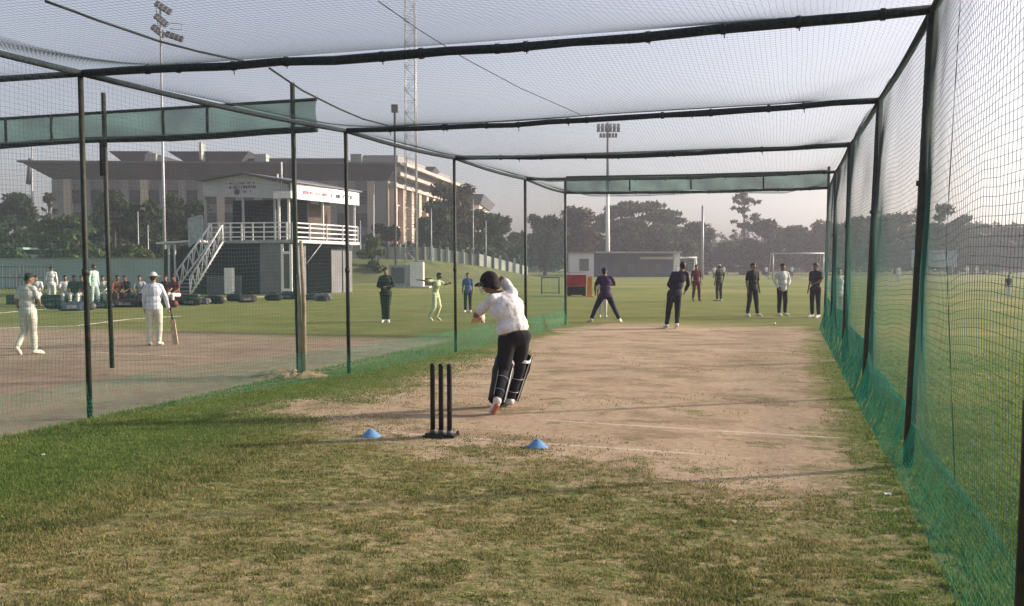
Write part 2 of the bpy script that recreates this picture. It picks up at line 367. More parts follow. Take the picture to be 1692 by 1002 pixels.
# ---------------------------------------------------------------- near grass blades (one object of stuff)
def vnoise(x, y, s, seed=0):
    r = np.random.default_rng(seed).random((128, 128))
    x = x*s+37; y = y*s+11; xi = np.floor(x).astype(int); yi = np.floor(y).astype(int); fx = x-xi; fy = y-yi
    fx = fx*fx*(3-2*fx); fy = fy*fy*(3-2*fy); g = lambda a, b: r[a % 128, b % 128]
    return (g(xi, yi)*(1-fx)+g(xi+1, yi)*fx)*(1-fy)+(g(xi, yi+1)*(1-fx)+g(xi+1, yi+1)*fx)*fy
def grass():
    n = 900000
    y = 3.3+(rng.random(n)**1.5)*13; x = (rng.random(n)*1.36-.68)*y
    u = x*AX.x+y*AX.y; v = x*AX.y-y*AX.x
    nn = vnoise(x, y, .9, 1)*.5+vnoise(x, y, 3.1, 2)*.3+vnoise(x, y, 9, 3)*.2
    lush = ((v < -4.7) & (v > -7.15)) | (v > .95) | ((u < 7) & (v < -4.2))
    cage = (v > -7.15) & (v < .95)
    soil = cage & (u > 6.6+nn*1.3-(v+3.2)*.32) & (v > np.where(u < 8.9, -6.1, -5.3)+nn*1.1) & (v < .15+nn*.6)
    lush = lush & ~soil
    cl_ = vnoise(x, y*1.4, 4.6, 21)*.34+vnoise(x, y*1.7, 12, 22)*.46+nn*.20
    pr = np.where(lush, .95, np.where(cage, .12+np.clip((cl_-.44)*6, .0, .85), 0))
    du = u-(6.6+nn*1.3-(v+3.2)*.32); dl = v-(np.where(u < 8.9, -6.1, -5.3)+nn*1.1); ed = np.minimum(du/1.3, dl/.9)
    pr = np.where(soil, np.maximum(np.clip((nn-.62)*2.2, 0, .10), pr*.8*np.clip(1-ed, 0, 1)**1.5), pr)
    pr = np.where(v < -7.15, 0, pr)
    pr *= np.clip(1.15-(y-3)/15, .15, 1)
    pr = np.where((v > 1.6), pr*.75, pr)
    keep = rng.random(n) < pr; x = x[keep]; y = y[keep]; nn = nn[keep]; lush = lush[keep]; k = len(x); v = v[keep]
    edge = np.exp(-((v-.85)/.12)**2)+np.exp(-((v+7.05)/.15)**2)
    h = (1+1.6*edge*rng.random(k))*(.007+.014*rng.random(k)+.016*np.clip(nn-.4, 0, 1))*np.where(lush, 1.25, .9); wd = .0022+.0022*rng.random(k)+y*.00022
    th = rng.random(k)*2*np.pi; le = rng.random(k)*.9; ph = rng.random(k)*2*np.pi
    dx = np.cos(th)*wd; dy = np.sin(th)*wd
    A = np.stack([x-dx, y-dy, np.zeros(k)-.002], 1); B = np.stack([x+dx, y+dy, np.zeros(k)-.002], 1)
    C = np.stack([x+np.cos(ph)*h*le, y+np.sin(ph)*h*le, h], 1)
    V = np.stack([A, B, C], 1).reshape(-1, 3); Ft = np.arange(3*k).reshape(-1, 3)
    m, t, b = newmat('grass_blades'); q = NX(t)
    ge = t.nodes.new('ShaderNodeNewGeometry'); tc = t.nodes.new('ShaderNodeTexCoord')
    nz = q.m('ADD', q.m('MULTIPLY', q.noise(tc.outputs['Object'], .7, 3, .6), .45), q.m('MULTIPLY', q.noise(tc.outputs['Object'], 5, 4, .6, 1, 1.5), .55))
    f = q.m('ADD', q.m('MULTIPLY', ge.outputs['Random Per Island'], .26), q.m('MULTIPLY', nz, .74))
    L = tc.outputs['Object']; sx = t.nodes.new('ShaderNodeSeparateXYZ'); t.links.new(L, sx.inputs[0])
    vcoord = q.m('SUBTRACT', q.m('MULTIPLY', sx.outputs[0], AX.y), q.m('MULTIPLY', sx.outputs[1], AX.x))
    green = q.m('MAXIMUM', q.ss(vcoord, -4.0, -5.6), q.ss(vcoord, .1, .7))
    c1 = q.ramp(f, [(.36, (.055, .095, .022)), (.47, (.16, .18, .058)), (.58, (.37, .31, .15))])
    c2 = q.ramp(f, [(.32, (.045, .10, .022)), (.5, (.115, .19, .045)), (.66, (.25, .28, .095))])
    gcol = q.mix(green, c1, c2); t.links.new(gcol, b.inputs['Base Color']); b.inputs['Roughness'].default_value = .8
    b.inputs['Specular IOR Level'].default_value = .1
    tr = t.nodes.new('ShaderNodeBsdfTranslucent'); ms = t.nodes.new('ShaderNodeMixShader'); ms.inputs[0].default_value = .45
    t.links.new(gcol, tr.inputs[0]); t.links.new(b.outputs[0], ms.inputs[1]); t.links.new(tr.outputs[0], ms.inputs[2])
    t.links.new(ms.outputs[0], t.nodes['Material Output'].inputs[0])
    o = npmesh('short_grass', V, Ft, m); tag(o, 'short dry and green turf in the foreground around the bare pitch', 'grass', kind='stuff')
grass()

# ---------------------------------------------------------------- practice cages
RH = 3.70
LP = [(-5.78, 5.3), (-4.58, 9.0), (-2.51, 12.8), (-1.08, 16.0), (.33, 19.8), (1.51, 23.5)]   # left row of posts (plan)
RP = [(2.05, 3.25), (3.27, 6.8), (4.43, 10.4), (5.72, 14.3), (7.03, 18.3), (8.27, 22.0)]      # right row
LBASE = {1: (141, 690), 2: (575, 617), 3: (755, 576), 4: (868, 550), 5: (933, 537)}
cage = empty('practice_net_cage', (2, 12, 0), 'long cricket practice net cage of dark green pipes over the main brown pitch', 'net cage')
def P3(t, z=RH): return Vector((t[0], t[1], z))
def lean(t, dx=0, dy=0): return [Vector((t[0], t[1], -.1)), Vector((t[0]+dx*.5, t[1]+dy*.5, 1.8)), Vector((t[0]+dx, t[1]+dy, RH))]
for i, t in enumerate(LP):
    top = RH+.42 if i == 5 else RH
    m = MB(); m.tube([(t[0], t[1], -.1), (t[0]-.01, t[1], 1.7), (t[0]-.02, t[1], top)], .029 if i < 4 else .036, 10)
    if i in (1, 2, 3): m.tube([(t[0]-.012, t[1], 1.55), (t[0]-.012, t[1], 1.62)], .037, 10)
    m.build('post', M['pole'], cage, True)
for i, t in enumerate(RP):
    m = MB(); top = RH+.55 if i == 5 else RH
    r = .042 if i < 4 else .036
    dxl = .11 if i in (1, 2) else .03
    m.tube([(t[0]-.02, t[1], -.1), (t[0]+dxl*.45, t[1], 1.8), (t[0]+dxl, t[1], top)], r, 12)
    m.tube([(t[0]+dxl*.4, t[1], 1.05), (t[0]+dxl*.41, t[1], 1.12)], r+.012, 12)
    m.tube([(t[0]+dxl*.6, t[1], 2.3), (t[0]+dxl*.61, t[1], 2.34)], r+.016, 12)
    m.build('post', M['pole'], cage, True)
for i in range(6):
    a, b_ = P3(LP[i]), P3(RP[i]); b_.x += (.11 if i in (1, 2) else .03)
    pts = [a.lerp(b_, k/14)+Vector((0, 0, -.05*math.sin(math.pi*k/14)+.012*random.uniform(-1, 1))) for k in range(15)]
    rr = [.022]*15 if i == 0 else [.040+random.uniform(-.004, .006) for k in range(15)] if i < 4 else [.036]*15
    m = MB().tube(pts, rr, 9)
    for k in range(1, 14):      # lashings that tie the net to the pipe
        p = pts[k].lerp(pts[k+1], random.random()); d = (b_-a).normalized(); r_ = rr[k]+.007
        m.tube([p-d*.02, p+d*.02], r_, 9)
        if random.random() < .5: m.tube([p, p+Vector((.01, 0, -r_-.05*random.random()))], .005, 4)
    m.build('crossbeam', M['beam'], cage, True)
for row, nm in ((LP, 'side_rail'), (RP, 'side_rail')):
    for i in range(5):
        a, b_ = P3(row[i]), P3(row[i+1])
        if row is RP:
            a.x += (.11 if i in (1, 2) else .03); b_.x += (.11 if i+1 in (1, 2) else .03)
        pts = [a.lerp(b_, k/8)+Vector((0, 0, -.035*math.sin(math.pi*k/8))) for k in range(9)]
        MB().tube(pts, .034, 8).build(nm, M['beam'], cage, True)

def strands(name, fn, U, Vn, segU, segV, r, mt, parent):
    """net: fn(u,v)->xyz for u,v in 0..1 ; U strands at constant u, Vn strands at constant v"""
    Vs = []; Fs = []; base = 0
    def run(P):   # P: (n strands, k points, 3)
        nonlocal base
        n, k, _ = P.shape
        t = np.gradient(P, axis=1); t /= np.linalg.norm(t, axis=2, keepdims=True)+1e-9
        up = np.zeros_like(t); up[..., 0] = .31; up[..., 1] = .27; up[..., 2] = .91
        a = np.cross(t, up); a /= np.linalg.norm(a, axis=2, keepdims=True)+1e-9
        b = np.cross(a, t)
        ring = [P+(a*math.cos(q)+b*math.sin(q))*r for q in (0, 2.094, 4.189)]
        Q = np.stack(ring, 2).reshape(-1, 3)          # n,k,3
        s = (np.arange(n)[:, None, None]*k*3+np.arange(k-1)[None, :, None]*3+np.arange(3)[None, None, :])
        nxt = (np.arange(3)+1) % 3
        s2 = (np.arange(n)[:, None, None]*k*3+np.arange(k-1)[None, :, None]*3+nxt[None, None, :])
        f = np.stack([s, s2, s2+3, s+3], -1).reshape(-1, 4)+base
        Vs.append(Q); Fs.append(f); base += len(Q)
    u = np.repeat(np.linspace(0, 1, U)[:, None], segV+1, 1); v = np.repeat(np.linspace(0, 1, segV+1)[None, :], U, 0)
    run(fn(u, v))
    v = np.repeat(np.linspace(0, 1, Vn)[:, None], segU+1, 1); u = np.repeat(np.linspace(0, 1, segU+1)[None, :], Vn, 0)
    run(fn(u, v))
    return npmesh(name, np.concatenate(Vs), np.concatenate(Fs), mt, parent)

def bilerp(q, u, v):
    q = [np.array(p) for p in q]     # 00,10,11,01
    u = u[..., None]; v = v[..., None]
    return q[0]*(1-u)*(1-v)+q[1]*u*(1-v)+q[2]*u*v+q[3]*(1-u)*v
CELL = .045
def roof_bay(A, B, C, Dq, parent, name='roof_net', sag=.26, r=.0012, cell=CELL, seed=1):
    """A,B near edge left,right ; C,D far edge right,left"""
    def fn(u, v):
        P = bilerp([(*A, RH), (*B, RH), (*C, RH), (*Dq, RH)], u, v)
        s = np.sin(np.pi*v)*(1-.35*np.cos(2*np.pi*u)*0)*np.clip(np.sin(np.pi*np.clip(u, .0, 1))*2.2, 0, 1)
        P[..., 2] += -sag*s*(.8+.4*vnoise(P[..., 0], P[..., 1], .6, seed)) + .02
        P[..., 0] += .03*(vnoise(P[..., 0], P[..., 1], 1.3, seed+5)-.5)
        return P
    wid = (Vector(B)-Vector(A)).length; dep = (Vector(Dq)-Vector(A)).length
    return strands(name, fn, int(wid/cell), int(dep/cell), 26, 16, r, M['net'], parent)
for i in range(5):
    ex_ = [.03, .11, .11, .03, .03, .03]
    roof_bay(LP[i], (RP[i][0]+ex_[i], RP[i][1]), (RP[i+1][0]+ex_[i+1], RP[i+1][1]), LP[i+1], cage, seed=i+1, r=.0009 if i < 2 else .0012, cell=CELL if i < 3 else .07)
# near roof bay in front of the first visible frame also covers the camera's head
def side_bay(A, B, parent, bulge, seed, r=.0015, cell=CELL, inward=1, z0=.30, mt=None, name='side_net', zt=RH, dA=0, dB=0):
    A = np.array([A[0], A[1]]); B = np.array([B[0], B[1]]); d = B-A; L = np.linalg.norm(d); d = d/L; nrm = np.array([-d[1], d[0]])*inward
    def fn(u, v):
        P = np.zeros(u.shape+(3,)); z = z0+(zt-z0)*v
        off = bulge*np.sin(np.pi*u)*(.35+.65*np.sin(np.pi*v)) + .05*(vnoise(u*L*.6, z, 1.4, seed)-.5)
        wob = .035*(vnoise(u*L, z, 3.2, seed+3)-.5) + .09*(vnoise(u*L, z, .9, seed+4)-.5)
        ex = dA+(dB-dA)*u
        P[..., 0] = A[0]+d[0]*(u*L+wob)+nrm[0]*off+ex*v; P[..., 1] = A[1]+d[1]*(u*L+wob)+nrm[1]*off
        P[..., 2] = z - .07*np.sin(np.pi*u)*(1-v*.6) + .10*(vnoise(u*L, z, 1.1, seed+9)-.5) + .03*(vnoise(u*L, z, 3.4, seed+12)-.5)
        return P
    return strands(name, fn, int(L/cell), int((zt-z0)/cell), 18, 16, r, mt or M['net'], parent)
exr = [.03, .11, .11, .03, .03, .03]
for i in range(5):
    side_bay(RP[i], RP[i+1], cage, .10, 20+i, r=(.0014, .0015, .0016, .0018, .0018)[i], cell=CELL if i < 3 else .06, z0=.40, mt=M['nets'], dA=exr[i], dB=exr[i+1])
for i in range(5):
    side_bay(LP[i], LP[i+1], cage, .06, 40+i, r=.0011, mt=M['nets'], cell=.05, inward=-1, z0=.30, dA=-.02, dB=-.02)
# gathered green foot of the nets
def skirt(A, B, parent, seed, top, bottom_in, dens, inward=1, r=.0018, amp=.05):
    A = np.array([A[0], A[1]]); B = np.array([B[0], B[1]]); d = B-A; L = np.linalg.norm(d); d = d/L; nrm = np.array([-d[1], d[0]])*inward
    def fn(u, v):
        P = np.zeros(u.shape+(3,)); z = .01+(top-.01)*v**.9
        fold = amp*(vnoise(u*L, z*2, 2.2, seed)-.5)+amp*.6*(vnoise(u*L, z*1.5, 9, seed+2)-.5)
        en = np.clip(np.sin(np.pi*np.clip(u, 0, 1))*3, 0, 1); fold = fold*en
        off = bottom_in*(1-v)**1.6+fold*(1.3-v)
        sl = .05*(vnoise(u*L, z, 1.6, seed+7)-.5)
        sl = sl*en
        P[..., 0] = A[0]+d[0]*(u*L+sl)+nrm[0]*off; P[..., 1] = A[1]+d[1]*(u*L+sl)+nrm[1]*off
        P[..., 2] = z+.06*(vnoise(u*L, z, 1.2, seed+3)-.5)*v+np.where(v < .06, 0, .0)
        return P
    return strands('net_skirt', fn, int(L/dens), int(top/dens*.9), int(L/.045), 12, r, M['netg'], parent)
for i in range(5):
    skirt(RP[i], RP[i+1], cage, 60+i, (.40, .50, .7, .85, .85)[i], .14, (.021, .019, .018, .022, .025)[i], amp=(.016, .02, .03, .03, .03)[i], r=.0013)
for i in range(1, 5):
    skirt(LP[i], LP[i+1], cage, 80+i, .40, .08, .030, inward=-1, amp=.04, r=.0014)
skirt(LP[0], LP[1], cage, 80, .40, .08, .035, inward=-1, amp=.04, r=.0014)

def valance(a, b_, z0, z1, parent, seed, studs):
    n = 60; V = []; Fq = []
    a = Vector(a); b_ = Vector(b_); d = (b_-a).normalized(); nr = Vector((-d.y, d.x, 0))
    for i in range(n+1):
        t = i/n; p = a.lerp(b_, t)
        for j in range(9):
            s = j/8; w_ = .05*math.sin(i*.55+seed+s*1.5)*math.sin(math.pi*s)+.03*math.sin(i*1.7)*(1-s)
            z = z0+(z1-z0)*s-.05*math.sin(math.pi*((t*studs) % 1))*(1 if j == 0 else 0)
            V.append((p.x+nr.x*w_, p.y+nr.y*w_, z))
    for i in range(n):
        for j in range(8): k = i*9+j; Fq.append((k, k+9, k+10, k+1))
    npmesh('shade_cloth', V, Fq, M['cloth'], parent, True)
    MB().tube([a+Vector((0, 0, z1)), a.lerp(b_, .5)+Vector((0, 0, z1-.02)), b_+Vector((0, 0, z1))], .025, 8).build('top_rail', M['beam'], parent, True)
    for k in range(1, studs):
        p = a.lerp(b_, k/studs+.03*math.sin(k*3)); MB().tube([p+Vector((0, -.03, z0)), p+Vector((0, -.03, z1))], .022, 6).build('stud', M['pole'], parent, True)
valance((LP[5][0], LP[5][1], 0), (RP[5][0]+.03, RP[5][1], 0), RH+.02, RH+.44, cage, 0, 4)
# seams and support ropes of the roof net
def rope(pxs, z=RH+.03, r=.009):
    pts = [G(px, py, z) for px, py in pxs]
    MB().tube(pts, r, 6).build('seam_rope', M['rope'], cage, True)
rope([(75, 2), (165, 35), (262, 68), (330, 86), (405, 102)], r=.011)
rope([(445, 113), (500, 150), (560, 180), (600, 197), (642, 208)], r=.011)
rope([(625, 2), (690, 48), (770, 98), (860, 146), (960, 190)], r=.004)
m = MB(); pr_ = Vector((RP[1][0], RP[1][1], 0)).lerp(Vector((RP[0][0], RP[0][1], 0)), .46)
m.tube([(pr_.x+.06, pr_.y, .3), (pr_.x-.03, pr_.y, 1.8), (pr_.x+.04, pr_.y, RH)], .0022, 5).build('seam_rope', M['rope'], cage, True)

# second cage (left lane)
cage2 = empty('practice_net_cage', (-8, 11, 0), 'neighbouring net cage at the left with a green cloth strip along its far beam', 'net cage')
EL = [(-16.0, 16.2), (-6.54, 13.5), (-3.3, 12.68), (-2.92, 12.6)]
for t, top in ((EL[1], 4.42), (EL[2], 4.40)):
    MB().tube([(t[0]+.05, t[1], -.1), (t[0]+.02, t[1], 2.), (t[0], t[1], top)], .036, 10).build('post', M['pole'], cage2, True)
MB().tube([(EL[1][0]-.03, EL[1][1], 3.1), (EL[1][0]-.03, EL[1][1], 3.62)], .05, 8).build('net_bundle', M['rope'], cage2, True)
pts = [P3(EL[0]).lerp(P3(EL[3]), k/16)+Vector((0, 0, .02*math.sin(k*1.3)-.02)) for k in range(17)]
MB().tube(pts, .05, 9).build('crossbeam', M['beam'], cage2, True)
valance((EL[0][0], EL[0][1], 0), (EL[3][0], EL[3][1], 0), RH+.02, RH+.44, cage2, 2, 9)
LA = (-12.9, 6.6); LB = (-11.8, 10.4)
MB().tube([P3(LB), P3(LB).lerp(P3(LP[1]), .5)+Vector((0, 0, -.06)), P3(LP[1])], .034, 9).build('crossbeam', M['beam'], cage2, True)
LC = (-10.6, 14.66)
LD = (-2.92, 12.6)
roof_bay(LB, LP[1], LD, LC, cage2, seed=11, r=.0008, cell=.055)
roof_bay(LA, LP[0], LP[1], LB, cage2, seed=12, r=.0008, cell=.055)
for A_, B_ in ((LA, LB), (LB, LC)):
    MB().tube([P3(A_), P3(B_)], .03, 8).build('side_rail', M['beam'], cage2, True)
    MB().tube([(A_[0], A_[1], -.1), P3(A_)], .03, 8).build('post', M['pole'], cage2, True)
    side_bay(A_, B_, cage2, .05, 90, r=.0010, mt=M['nets'], cell=.05, z0=.05)
# net hanging behind the left lane
side_bay((-10.6, 14.66), (-6.54, 13.5), cage2, .05, 95, r=.0010, mt=M['nets'], cell=.05, z0=.1, name='end_net')
t = MB(); b0 = G(503, 622); b1 = D(497, 398, b0.y)
t.tube([(b0.x, b0.y, -.1), ((b0.x+b1.x)/2+.02, b0.y, 1.1), (b1.x, b1.y, b1.z)], [.035, .032, .027], 8)
t.tube([(b0.x-.06, b0.y, -.1), ((b0.x+b1.x)/2-.05, b0.y, 1.1), (b1.x-.05, b1.y, b1.z-.5)], [.03, .028, .02], 8)
o = t.build('wooden_prop_pole', M['bamboo'], None, True); tag(o, 'weathered pale wooden prop leaning against a dark post of the left net cage', 'pole')
m = MB(); c0 = G(478, 622)
for i in range(9):
    for j in range(21):
        x = (j-10)/10; y = (i-4)/4; m.v.append((c0.x+x*.6, c0.y+y*.3, -.01+.10*max(0, 1-x*x-y*y)**.7*random.uniform(.5, 1.3)))
m.f = [(i*21+j, i*21+j+1, i*21+j+22, i*21+j+21) for i in range(8) for j in range(20)]; m.m = [0]*len(m.f)
o = m.build('soil_heap', mat('loose_soil', (.27, .18, .11), 1, .3, 8, .5)); tag(o, 'small heap of loose soil at the foot of the wooden prop', 'soil heap')

# ---------------------------------------------------------------- stumps, cones, ball
sb = G(729, 722); st = empty('cricket_stumps', sb, 'set of three black spring stumps on a flat metal base', 'stumps')
dv = PR*1.0
for k in (-1, 0, 1):
    q = sb+dv*(.088*k)
    m = MB(); m.tube([(q.x, q.y, .035), (q.x, q.y, .30), (q.x, q.y, .66), (q.x, q.y, .685), (q.x, q.y, .70), (q.x, q.y, .712)], [.0245, .0245, .0245, .0245, .027, .016], 16)
    s_ = m.build('stump', M['black'], st, True)
    MB().tube([(q.x, q.y, .03), (q.x, q.y, .07)], .028, 12).build('spring', M['steeld'], s_, True)
m = MB(); rz = math.atan2(PR.y, PR.x); m.box((sb.x, sb.y, .018), (.30, .10, .03), rz); m.box((sb.x-.07, sb.y-.05, .012), (.2, .06, .02), rz)
m.build('base_plate', M['black'], st)
M['cone'] = mat('blue_plastic', (.09, .22, .44), .6, .15, 5, c2=(.13, .29, .52))
def cone(px, py, lab):
    q = G(px, py); m = MB(); m.tube([q+Vector((0, 0, z)) for z in (.001, .006, .012, .035, .062, .066, .058)], [.098, .098, .085, .058, .034, .028, .02], 24, cap=False)
    o = m.build('marker_cone', M['cone'], None, True); tag(o, lab, 'marker cone', 'blue marker cones on the crease')
cone(613, 721, 'flat blue marker cone on the soil left of the black stumps'); cone(888, 739, 'flat blue marker cone on the crease line right of the black stumps')
q = G(757, 719); o = MB().ell((q.x, q.y, .02), (.02, .02, .024)).build('ball', mat('dark_leather', (.09, .03, .02), .5)); tag(o, 'small dark ball on the soil just right of the stumps', 'ball')
q = G(1280, 537); o = MB().ell((q.x, q.y, .036), (.036, .036, .036)).build('ball', M['white']); tag(o, 'white ball lying on the soil in front of the waiting bowlers', 'ball')

# ---------------------------------------------------------------- people
CUR = []
def evalmesh(mb, name, mt, parent, voxel, smooth=4, wrinkle=0, wscale=.12):
    me = bpy.data.meshes.new('tmp'); me.from_pydata([tuple(v) for v in mb.v], [], mb.f); me.update()
    ob = bpy.data.objects.new('tmp', me); COL.objects.link(ob)
    r = ob.modifiers.new('r', 'REMESH'); r.mode = 'VOXEL'; r.voxel_size = voxel
    s = ob.modifiers.new('s', 'SMOOTH'); s.factor = .5; s.iterations = smooth
    if wrinkle:
        tx = bpy.data.textures.new('wr', 'CLOUDS'); tx.noise_scale = wscale; tx.noise_depth = 2
        d = ob.modifiers.new('d', 'DISPLACE'); d.texture = tx; d.strength = wrinkle; d.mid_level = .5; d.texture_coords = 'LOCAL'
    dg = bpy.context.evaluated_depsgraph_get(); ev = ob.evaluated_get(dg)
    m2 = bpy.data.meshes.new_from_object(ev); m2.name = name
    bpy.data.objects.remove(ob); bpy.data.meshes.remove(me)
    m2.materials.clear(); m2.materials.append(mt)
    m2.polygons.foreach_set('use_smooth', [True]*len(m2.polygons))
    o = bpy.data.objects.new(name, m2); COL.objects.link(o); o.parent = parent
    return o

BASE = dict(pel=(0, 0, .93), wst=(0, .0, 1.08), chs=(0, 0, 1.28), nk=(0, 0, 1.47), hd=(0, .02, 1.60),
            hL=(-.09, 0, .90), kL=(-.105, .02, .49), aL=(-.11, -.01, .09), tL=(-.13, .16, .03),
            hR=(.09, 0, .90), kR=(.105, .02, .49), aR=(.11, -.01, .09), tR=(.13, .16, .03),
            sL=(-.165, 0, 1.385), eL=(-.215, -.03, 1.11), wL=(-.225, .05, .86),
            sR=(.165, 0, 1.385), eR=(.215, -.03, 1.11), wR=(.225, .05, .86), look=(0, 1, -.1))
cmats = {}
def cm(c, kind='cloth'):
    key = (tuple(c), kind)
    if key not in cmats: cmats[key] = mat('fabric', c, .9, .18, 7, .25)
    return cmats[key]
def hand(b, w, e, sc, nfin=True, curl=.5, side=1):
    w = Vector(w); e = Vector(e); d = (w-e).normalized()
    up = Vector((0, 1, 0)) if abs(d.y) < .8 else Vector((0, 0, 1))
    a = d.cross(up).normalized(); c = a.cross(d).normalized()
    pc = w+d*.05*sc
    R3 = Matrix((a, c, d)).transposed()
    b.ell(pc, (.018*sc, .042*sc, .052*sc), R3, 10, 7)
    for k, (o_, ln) in enumerate(((-.03, .055), (-.01, .068), (.011, .062), (.031, .048))):
        p0 = pc+d*.04*sc+c*o_*sc; p1 = p0+(d*(1-curl*.4)+a*side*curl*.5)*ln*.55*sc; p2 = p1+(d*(1-curl*1.1)+a*side*curl*1.2)*ln*.5*sc
        b.cap(p0, p1, .0092*sc, .0085*sc, 6, 0, 2); b.cap(p1, p2, .0085*sc, .0075*sc, 6, 0, 2)
    p0 = pc-d*.02*sc-c*.035*sc; p1 = p0+(-c*.6+d*.6+a*side*.3).normalized()*.035*sc; p2 = p1+(d+a*side*.5).normalized()*.028*sc
    b.cap(p0, p1, .012*sc, .0105*sc, 6, 0, 2); b.cap(p1, p2, .0105*sc, .008*sc, 6, 0, 2)

def person(loc, yaw, ht, lab, pose={}, hemz=-.05, wrk=.022, shirt=(.7, .7, .68), trousers=(.03, .03, .04), shoes=(.6, .58, .55), sleeve='short', hat=None, group=None,
           voxel=.014, shorts=False, vest=None, w=1.0, beard=False, sit=False):
    J = dict(BASE); J.update(pose); sc = ht/1.72
    root = empty('person', loc, lab, 'person', group, yaw)
    J = {k: (Vector(v)*sc if k != 'look' else Vector(v).normalized()) for k, v in J.items()}
    for k in J:
        if k != 'look' and k[0] in 'shew' and len(k) == 2 and k not in ('hd',): J[k].x *= 1.0
    wv = w*sc
    B = MB()
    sl = (J['sR']-J['sL']).normalized(); spine = (J['nk']-J['pel']).normalized(); fwd = spine.cross(sl)*-1
    fwd = sl.cross(spine)*-1
    fwd = spine.cross(sl).normalized()
    Rt = Matrix((sl, fwd, spine)).transposed()
    pl = (J['hR']-J['hL']).normalized(); Rp = Matrix((pl, spine.cross(pl).normalized(), spine)).transposed()
    def torso(b, g=0, low=True):
        if not (g and hemz > 0): b.ell(J['pel']+spine*.0*sc, ((.150+g)*wv, (.112+g)*wv, (.115+g*.6)*sc), Rp)
        b.ell(J['wst'], ((.132+g*1.25)*wv, (.100+g*1.25)*wv, (.15+g)*sc), Rt)
        b.ell(J['chs'], ((.160+g)*wv, (.112+g)*wv, (.17+g)*sc), Rt)
        for s_ in 'LR': b.cap(J['nk']-spine*.055*sc, J['s'+s_].lerp(J['nk'], .06), (.052+g)*sc, (.050+g*.8)*sc)
        b.cap(J['chs'], J['nk']-spine*.04*sc, (.10+g)*sc, (.055+g*.7)*sc)
    torso(B)
    B.cap(J['nk']-spine*.04*sc, J['hd']-Vector((0, 0, .03*sc)), .056*sc, .052*sc)
    for s in 'LR':
        B.cap(J['h'+s], J['k'+s], .084*wv, .058*sc); kk = J['k'+s]; aa = J['a'+s]; mid = kk.lerp(aa, .3)
        B.cap(kk, mid, .056*sc, .054*sc); B.cap(mid, aa, .054*sc, .036*sc); B.cap(aa, J['t'+s], .040*sc, .028*sc)
        B.cap(J['s'+s], J['e'+s], .052*sc, .040*sc); B.cap(J['e'+s], J['w'+s], .040*sc, .027*sc)
        hand(B, J['w'+s], J['e'+s], sc, side=1 if s == 'L' else -1)
    # head
    lk = J['look']; h = J['hd']; zu = (Vector((0, 0, 1))-lk*lk.z).normalized(); xr = lk.cross(zu).normalized(); Rh = Matrix((xr, lk, zu)).transposed()
    def hp(x, y, z): return h+Rh @ (Vector((x, y, z))*sc)
    B.ell(hp(0, -.01, .015), (.074*sc, .092*sc, .098*sc), Rh); B.ell(hp(0, .028, -.045), (.056*sc, .062*sc, .066*sc), Rh)
    B.cap(hp(0, .085, .02), hp(0, .107, -.018), .011*sc, .016*sc, 8); B.ell(hp(0, .082, -.053), (.026*sc, .012*sc, .010*sc), Rh, 8, 5)
    for s in (-1, 1):
        B.ell(hp(s*.075, -.005, -.005), (.012*sc, .02*sc, .032*sc), Rh, 8, 5); B.ell(hp(s*.032, .082, .022), (.022*sc, .010*sc, .008*sc), Rh, 8, 5)
    evalmesh(B, 'body', M['skin'], root, voxel*sc)
    # eyes
    e_ = MB()
    for s in (-1, 1): e_.ell(hp(s*.031, .083, .008), (.013*sc, .008*sc, .008*sc), Rh, 8, 5)
    o = e_.build('eyes', M['hair'], None, True); o.parent = root
    # hair / hat
    if hat is None or hat[0] != 'helmet':
        b = MB(); b.ell(hp(0, -.022, .036), (.082*sc, .092*sc, .090*sc), Rh); b.ell(hp(0, -.055, -.01), (.068*sc, .055*sc, .065*sc), Rh)
        b.ell(hp(0, .03, .075), (.065*sc, .05*sc, .04*sc), Rh)
        if beard: b.ell(hp(0, .045, -.075), (.05*sc, .05*sc, .035*sc), Rh)
        evalmesh(b, 'hair', M['hair'], root, .012*sc, 2, .008, .03)
    if hat:
        b = MB(); hm = cm(hat[1])
        if hat[0] == 'cap':
            b.ell(hp(0, -.012, .05), (.088*sc, .102*sc, .082*sc), Rh); o = b.build('cap', hm, None, True); o.parent = root
            b = MB(); b.ell(hp(0, .115, .045), (.062*sc, .075*sc, .009*sc), Rh); o2 = b.build('cap_peak', hm, None, True); o2.parent = o
        elif hat[0] == 'sunhat':
            b.ell(hp(0, -.012, .055), (.09*sc, .104*sc, .08*sc), Rh); o = b.build('hat', hm, None, True); o.parent = root
            b = MB(); b.ell(hp(0, -.01, .03), (.16*sc, .17*sc, .014*sc), Rh); o2 = b.build('hat_brim', hm, None, True); o2.parent = o
        elif hat[0] == 'helmet':
            b.ell(hp(0, -.018, .03), (.098*sc, .118*sc, .105*sc), Rh, 20, 14); b.ell(hp(0, -.055, -.03), (.088*sc, .075*sc, .07*sc), Rh)
            o = evalmesh(b, 'helmet', hm, root, .010, 3)
            b = MB(); b.ell(hp(0, .12, .045), (.085*sc, .07*sc, .010*sc), Rh, 16, 7); o2 = b.build('helmet_peak', hm, None, True); o2.parent = o
            b = MB()
            for zz in (.02, -.01, -.04, -.07):
                b.tube([hp(.09*math.cos(q), .02+.12*math.sin(q), zz) for q in np.linspace(0, math.pi, 9)], .004*sc, 5)
            o2 = b.build('face_grille', M['steel'], None, True); o2.parent = o
            b = MB(); b.ell(hp(0, -.085, -.07), (.07*sc, .03*sc, .05*sc), Rh); o2 = b.build('neck_guard', hm, None, True); o2.parent = o
    # shirt
    b = MB(); torso(b, .016)
    hem = J['pel']+spine*hemz*sc; b.ell(hem, (.166*wv, .130*wv, .10*sc), Rp)
